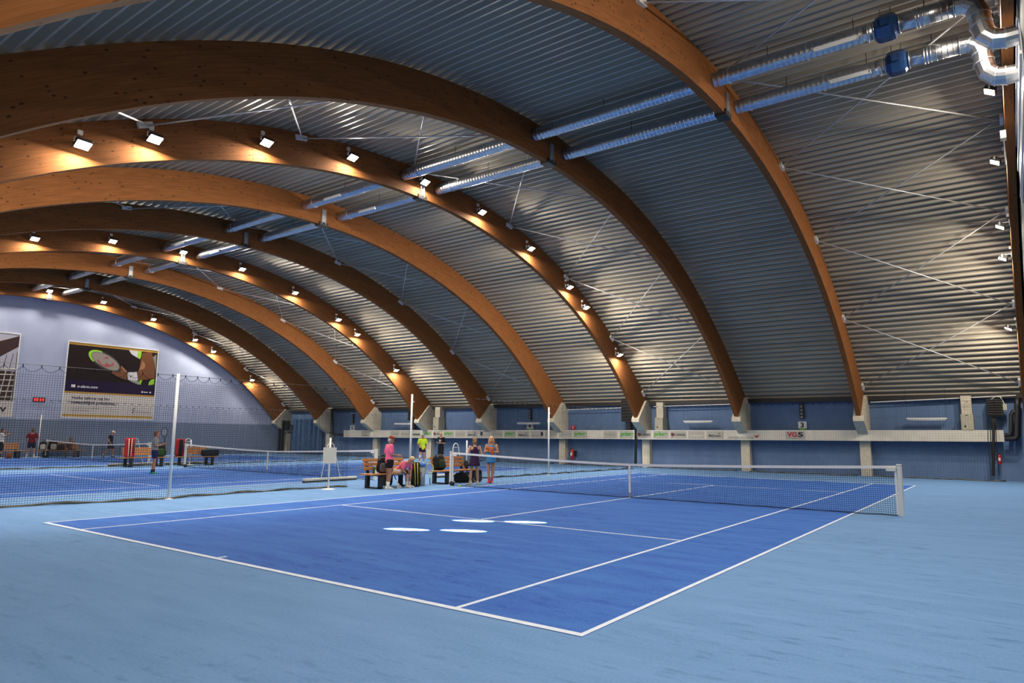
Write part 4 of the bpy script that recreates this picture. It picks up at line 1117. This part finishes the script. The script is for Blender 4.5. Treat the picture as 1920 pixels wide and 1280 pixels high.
def racket(label, loc, rot, col=(.02, .02, .02), group=None, grip=(.02, .02, .02)):
    """tennis racket: handle end at the origin, head along +x, face normal +z"""
    t = thing('tennis_racket', label, 'racket', loc, 0, group); t.rotation_euler = rot
    el = [(.52+.165*math.cos(2*math.pi*k/28), .125*math.sin(2*math.pi*k/28), 0) for k in range(29)]
    fr = MB().tube(el, .012, 6); fr.tube([(.20, 0, 0), (.30, .03, 0), (.385, .075, 0)], .009, 6); fr.tube([(.20, 0, 0), (.30, -.03, 0), (.385, -.075, 0)], .009, 6)
    fr.build('frame', cloth(col, .4), t)
    b = MB(); b.closed = False
    for k in range(-6, 7):
        y = k*.019; h = .165*math.sqrt(max(0, 1-(y/.125)**2)); wire(b, (.52-h, y, 0), (.52+h, y, 0), .0012)
    for k in range(-8, 9):
        x = k*.0185; h = .125*math.sqrt(max(0, 1-(x/.165)**2)); wire(b, (.52+x, -h, 0), (.52+x, h, 0), .0012)
    b.build('strings', M['white'], t)
    MB().tube([(0, 0, 0), (.01, 0, 0), (.21, 0, 0)], [.019, .016, .015], 8).build('grip', cloth(grip), t)
    return t

# grey shirt player on the middle court, racket up in front
q = at(287, 888, 2, 0)
pose = dict(elL=(.05, .25, 1.12), wrL=(.30, .10, 1.18), elR=(.04, -.25, 1.12), wrR=(.31, -.03, 1.20), look=(1, .1, 0), anL=(.0, .13, .09), anR=(-.05, -.09, .09))
person('person in a grey shirt and navy shorts holding up a racket on the middle court', 1.67, q.x, q.y, ang(-30), pose, (.42, .20, .12),
       [('tee_shirt', (.27, .255, .24), .75), ('shorts', (.018, .02, .09), .55), ('sock', (.02, .02, .03), .16), ('shoe', (.05, .32, .26), (.1, .5, .4))], ((.16, .08, .045), 'short'), None, 0, 1.22)
d = Vector((math.cos(ang(-30)), math.sin(ang(-30)), 0))
racket('black racket held up by the player in the grey shirt', (q.x+d.x*.33, q.y+d.y*.33, 1.10), (R(55), R(-96), ang(-20)), (.02, .025, .03))
# walking, cap, on the farthest court
q = at(205, 857, 2, 0)
pose = dict(hea=(.10, 0, 1.585), nec=(.03, 0, 1.46), look=(1, 0, -.55), hipL=(0, .085, .9), knL=(.16, .09, .52), anL=(.14, .09, .09), knR=(-.08, -.09, .51), anR=(-.38, -.09, .15), footR=(.8, 0, -.6), elL=(-.1, .25, 1.14), wrL=(-.02, .25, .90), elR=(-.08, -.25, 1.13), wrR=(.06, -.22, .90))
person('person in a white cap, black shirt and shorts walking head down on the farthest court', 1.70, q.x, q.y, ang(-38), pose, (.46, .22, .13),
       [('tee_shirt', (.012, .013, .018), .55), ('shorts', (.03, .028, .028), .75), ('sock', (.55, .5, .45), .12), ('shoe', (.02, .025, .03))], ((.25, .15, .1), 'short'), (.62, .58, .52), 0, 1.05)
# by the end wall: seated, red shirt, white shirt
pose = seated(.30, 0, None, .44, .42)
pose.update(look=(1, 0, -.25), elL=(.20, .30, .80), wrL=(.36, .20, .60), elR=(.20, -.30, .80), wrR=(.36, -.20, .60), knL=(.42, .20, .53), anL=(.42, .30, .09), knR=(.40, -.20, .53), anR=(.36, -.16, .09))
person('person with bare arms sitting on the far bench at the end wall', 1.70, 13.25, 44.95, ang(-110), pose, (.22, .11, .065),
       [('tee_shirt', (.16, .085, .05), .5), ('shorts', (.12, .07, .05), .6), ('shoe', (.02, .02, .02))], ((.10, .06, .04), 'short'), None, 0, 1.0)
q = at(61, 858.3, 2, 0)
pose = dict(elL=(-.06, .29, 1.15), wrL=(.06, .22, 1.0), elR=(-.06, -.29, 1.15), wrR=(.08, -.2, 1.02), knL=(.01, .14, .5), anL=(-.02, .19, .09), knR=(.01, -.13, .5), anR=(-.02, -.17, .09), look=(1, .0, -.3))
person('person in a dark red shirt and black shorts seen from behind by the far bench', 1.76, 10.85, 44.0, ang(68), pose, (.40, .19, .12),
       [('tee_shirt', (.16, .010, .018), .8), ('shorts', (.015, .016, .03), .6), ('sock', (.6, .6, .56), .34), ('shoe', (.5, .5, .48))], ((.10, .055, .035), 'short'), None, 0, 1.1)
pose = dict(elL=(.10, .25, 1.22), wrL=(.34, .12, 1.42), elR=(.15, -.22, 1.28), wrR=(.36, -.06, 1.44), look=(1, 0, .1))
person('person in a white shirt at the left picture edge with both hands raised', 1.75, 9.35, 44.05, ang(-25), pose, (.40, .19, .12),
       [('tee_shirt', (.62, .58, .52), .7), ('shorts', (.015, .015, .02), .95), ('sock', (.02, .02, .02), .6), ('shoe', (.5, .5, .46))], ((.08, .05, .035), 'short'), None, 0, 1.05)

# ================================================================== BENCHES
def bench(x, y, label, L=2.15, rz=0):
    t = thing('bench', label, 'bench', (x, y, 0), rz, None)
    b = MB()
    for k in range(3): b.b2((-L/2, -.38+.19*k, .405), (L/2, -.38+.19*k+.17, .445))
    b.build('seat', M['wood'], t, False, .008)
    b = MB()
    for k in range(3):
        z = .53+k*.125; y0 = .20+.035*k
        b.box((-.0, y0+.03, z+.05), (L*.80, .035, .105), Matrix.Rotation(R(-14), 3, 'X'))
    b.build('backrest', M['wood'], t, False, .008)
    for s in (-1, 1):
        b = MB(); X = s*L*.325
        b.b2((X-.06, -.40, 0), (X+.06, -.30, .405)); b.b2((X-.06, .17, 0), (X+.06, .27, .405)); b.b2((X-.06, -.40, .0), (X+.06, .27, .04)); b.b2((X-.05, -.40, .37), (X+.05, .27, .405))
        b.box((X, .265, .63), (.10, .03, .52), Matrix.Rotation(R(-14), 3, 'X'))
        b.build('leg_frame', M['black'], t)
    return t
bench(10.02, 12.78, 'slatted wooden bench where the player in pink sits')
bench(12.92, 12.70, 'slatted wooden bench behind the net post of the nearest court')
bench(10.75, 30.1, 'slatted wooden bench with a red and white racket bag, beside the middle court')
bench(13.30, 30.1, 'slatted wooden bench with the black and red bag, behind the middle net post')
bench(9.7, 44.85, 'distant wooden bench at the left edge by the end wall', 2.2)
bench(12.75, 44.85, 'distant wooden bench with the seated person by the end wall', 2.6)

# waste bin between the first two benches
q = at(789, 910, 2, 0)
t = thing('waste_bin', 'grey waste bin with blue rim between the two near benches', 'bin', (q.x, q.y, 0)); t.scale = (.78, .78, 1.05)
MB().lathe([(.155, 0), (.165, .02), (.165, .60)], n=24).build('bin_body', M['bin'], t, True)
MB().lathe([(.185, .0), (.19, .02), (.19, .08), (.165, .10), (.14, .09), (.13, .02)], (0, 0, .58), 24).build('bin_rim', M['binrim'], t, True)

# ================================================================== BAGS, RACKETS AND SMALL THINGS
def backpack(label, x, y, z, rz, col, trim, s=1.0, lean=0, cat='bag'):
    t = thing('backpack', label, cat, (x, y, z), rz); t.scale = (s, s, s); t.rotation_euler = (0, lean, rz)
    c = cloth(col)
    MB().super((0, 0, .245), (.13, .17, .245), .5, .45).build('body', c, t, True)
    MB().super((.11, 0, .17), (.065, .13, .14), .5, .5).build('front_pocket', cloth(trim), t, True)
    for sgn in (1, -1):
        MB().super((0, sgn*.165, .15), (.06, .035, .11), .6, .6).build('side_pocket', c, t, True)
        MB().tube([(-.10, sgn*.06, .45), (-.18, sgn*.08, .36), (-.19, sgn*.09, .20), (-.12, sgn*.10, .08)], .02, 6).build('shoulder_strap', cloth(trim), t, True)
    MB().tube([(-.06, -.05, .47), (-.06, -.03, .53), (-.06, .03, .53), (-.06, .05, .47)], .011, 6).build('carry_handle', c, t, True)
    b = MB().tube([(.118, -.15, .40), (.10, -.12, .46), (.09, 0, .488), (.10, .12, .46), (.118, .15, .40)], .008, 5); b.build('zip', cloth((.3, .3, .3)), t)
    return t
def racketbag(label, x, y, z, rz, col, trim, L=.78, upright=True, s=1.0, tilt=0, front=False):
    t = thing('racket_bag', label, 'bag', (x, y, z), rz); t.scale = (s, s, s)
    m = Matrix.Rotation(R(90+tilt) if not upright else R(tilt), 4, 'Y')
    if not upright: m = Matrix.Translation((0, 0, .15)) @ Matrix.Rotation(R(90), 4, 'Y') @ Matrix.Translation((0, 0, -L/2))
    c = cloth(col)
    for k, nm in ((-1, 'compartment'), (1, 'compartment')):
        MB().super((0, k*.085, L/2), (.16, .085, L/2), .35, .5).xf(m).build(nm, c, t, True)
    if front: MB().super((-.03, 0, L*.5), (.145, .105, L*.47), .35, .5).xf(m).build('front_panel', cloth(trim), t, True)
    for k in (-.045, .045):
        MB().tube([(-.165, k, .03), (-.172, k, L*.5), (-.14, k*1.2, L*.95)], .015, 6).xf(m).build('stripe', cloth(trim), t, True)
    MB().tube([(-.16, -.11, L*.2), (-.2, -.12, L*.5), (-.16, -.11, L*.8)], .016, 6).xf(m).build('carry_strap', cloth((.05, .05, .05)), t, True)
    return t
SZ = .446
backpack('black backpack with grey pocket on the left end of the first bench', 9.62, 12.66, SZ, ang(-120), (.012, .012, .014), (.10, .09, .08), 1.0)
t = thing('drink_bottle', 'small dark green bottle at the left end of the first bench', 'bottle', (9.30, 12.72, SZ))
MB().lathe([(.035, 0), (.04, .02), (.04, .15), (.018, .19), (.018, .22)], n=14).build('bottle_body', cloth((.03, .10, .04), .3), t, True)
MB().lathe([(.021, .215), (.021, .24)], n=12).build('cap', M['white'], t)
racketbag('black racket bag with white flecks standing behind the seated player in pink', 10.42, 13.34, .0, ang(-100), (.014, .014, .016), (.5, .48, .44), .98, True, 1.0)
q = at(777.5, 912, 2, 0)
racketbag('black racket bag with yellow stripe standing on the floor beside the waste bin', q.x, q.y, 0, ang(65), (.014, .014, .016), (.55, .50, .03), .80, True, .95, 6)
racket('white framed racket leaning on the first bench behind the standing player', (9.75, 12.33, .44), (0, R(62), ang(-70)), (.66, .60, .5))
backpack('black backpack with green trim on the second bench', 12.30, 12.72, SZ, ang(-95), (.012, .013, .012), (.02, .035, .02), 1.05, -.28)
racket('lime green racket beside the black backpack on the second bench', (11.35, 12.30, .03), (0, R(-82), ang(60)), (.45, .60, .12))
racket('white handled racket propped on the second bench behind the net post', (13.02, 12.34, .60), (0, R(60), ang(-60)), (.03, .03, .03), None, (.6, .2, .12))
racket('dark racket with tan strings leaning against the front of the second bench', (13.15, 12.31, .42), (0, R(48), ang(-35)), (.10, .05, .02))
t = thing('bottle_cooler', 'black cylindrical drink holder standing on the second bench', 'container', (13.72, 12.80, SZ))
MB().lathe([(.075, 0), (.08, .01), (.08, .26), (.07, .27)], n=18).build('holder_body', M['black_cloth'], t, True)
MB().lathe([(.06, .265), (.055, .285)], n=18).build('lid', M['dark_steel'], t)
for x, y, z, s in ((13.78, 12.55, SZ, 'lying on the second bench near the black holder'), (11.52, 11.20, .0, 'on the floor at the foot of the near net post'), (5.9, 40.4, 0, 'on the floor of the farthest court'), (19.8, 31.9, 0, 'on the floor beyond the second divider net')):
    b = MB().super((0, 0, .034), (.034, .034, .034), 1, 1, 16, 12)
    o = b.build('tennis_ball', M['ball'], None, True); o.location = (x, y, z); tag(o, 'yellow tennis ball '+s, 'ball')
    if s.startswith('lying'): o.scale = (1.6, 1.6, 1.0); tag(o, 'bright lime ball lying on the second bench near the black holder', 'ball')
racketbag('black sports bag lying on the floor under the second bench behind the purple dress', 13.45, 12.62, 0, ang(-10), (.012, .011, .013), (.03, .03, .03), .75, False, 1.0)
backpack('black backpack standing on the floor between the legs of the purple dressed player', 13.95, 12.45, 0, ang(-110), (.012, .012, .015), (.05, .05, .06), .85)
# middle court benches
racketbag('red racket bag with white stripes standing on the bench beside the middle court', 10.08, 30.05, SZ, ang(70), (.42, .02, .025), (.72, .62, .45), .72, True, 1.25)
backpack('black and green backpack on the bench behind the grey shirted player', 11.5, 30.05, SZ, ang(-110), (.014, .02, .012), (.03, .07, .02), 1.25)
racketbag('black and red racket bag on the bench at the middle net post', 12.45, 30.05, SZ, ang(70), (.34, .015, .02), (.012, .012, .014), .72, True, 1.2, 0, True)
racketbag('black and pale blue racket bag lying on the bench behind the middle net', 13.95, 29.92, SZ, ang(180), (.014, .016, .02), (.30, .40, .48), .74, False, 1.1, 0)
backpack('white and black backpack on the far left bench by the end wall', 11.75, 44.8, SZ, ang(-115), (.03, .03, .04), (.45, .43, .38), 1.15)
backpack('black backpack with white trim on the far bench beside the person in red', 12.25, 44.75, SZ, ang(-100), (.012, .012, .014), (.55, .52, .42), 1.25)
racketbag('long dark brown racket bag on the far bench left of the seated person', 12.75, 44.95, SZ, ang(0), (.035, .022, .018), (.08, .06, .05), .8, False, 1.0)
backpack('orange bag on the floor under the far left bench', 9.9, 44.4, 0, ang(-100), (.30, .09, .03), (.2, .06, .03), .75)

# court drag brushes with wire hoops
def drag(x, y, rz, label, L=2.3):
    t = thing('drag_brush', label, 'drag brush', (x, y, 0), rz)
    MB().b2((-L/2, -.07, .06), (L/2, .07, .13)).build('beam', M['strip'], t, False, .01)
    MB().b2((-L/2, -.06, 0), (L/2, .06, .07)).build('bristles', cloth((.05, .06, .05)), t)
    hp = [(-.42, 0, .12), (-.20, .05, .95), (-.165, .06, 1.15), (-.11, .065, 1.27), (0, .07, 1.31), (.11, .065, 1.27), (.165, .06, 1.15), (.20, .05, .95), (.42, 0, .12)]
    MB().tube(hp, .016, 8).build('handle_hoop', M['white_steel'], t, True)
    MB().tube([(-.168, .06, 1.14), (.168, .06, 1.14)], .012, 6).build('cross_bar', M['steel'], t)
    return t
drag(10.45, 16.12, ang(2), 'long drag brush with white hoop handle behind the first divider net')
drag(15.7, 14.95, ang(2), 'drag brush with white hoop behind the players at the near net post')
drag(10.95, 31.4, ang(0), 'drag brush with white hoop behind the grey shirted player')
drag(13.6, 31.4, ang(0), 'drag brush with white hoop behind the middle net post')
def scorepost(x, y, label, h=1.5, board=True, rz=0):
    t = thing('score_post', label, 'score post', (x, y, 0), rz)
    MB().tube([(0, 0, 0), (0, 0, h)], .028, 10).build('pole', M['white_steel'], t, True)
    MB().lathe([(.20, 0), (.20, .015), (.05, .04)], n=20).build('base_plate', M['white_steel'], t)
    if board: MB().b2((-.19, -.045, .76), (.19, -.028, 1.22)).build('board', M['strip'], t)
    return t
scorepost(8.12, 13.33, 'white score post with blank panel, left of the first bench', 1.5, True, ang(-40))
scorepost(15.65, 14.4, 'thin white score post behind the purple dressed player', 1.42, False)
scorepost(13.35, 30.72, 'thin white score post behind the middle net post', 1.25, False)
scorepost(11.8, 45.75, 'thin white pole against the end wall behind the person in red', 2.6, False)
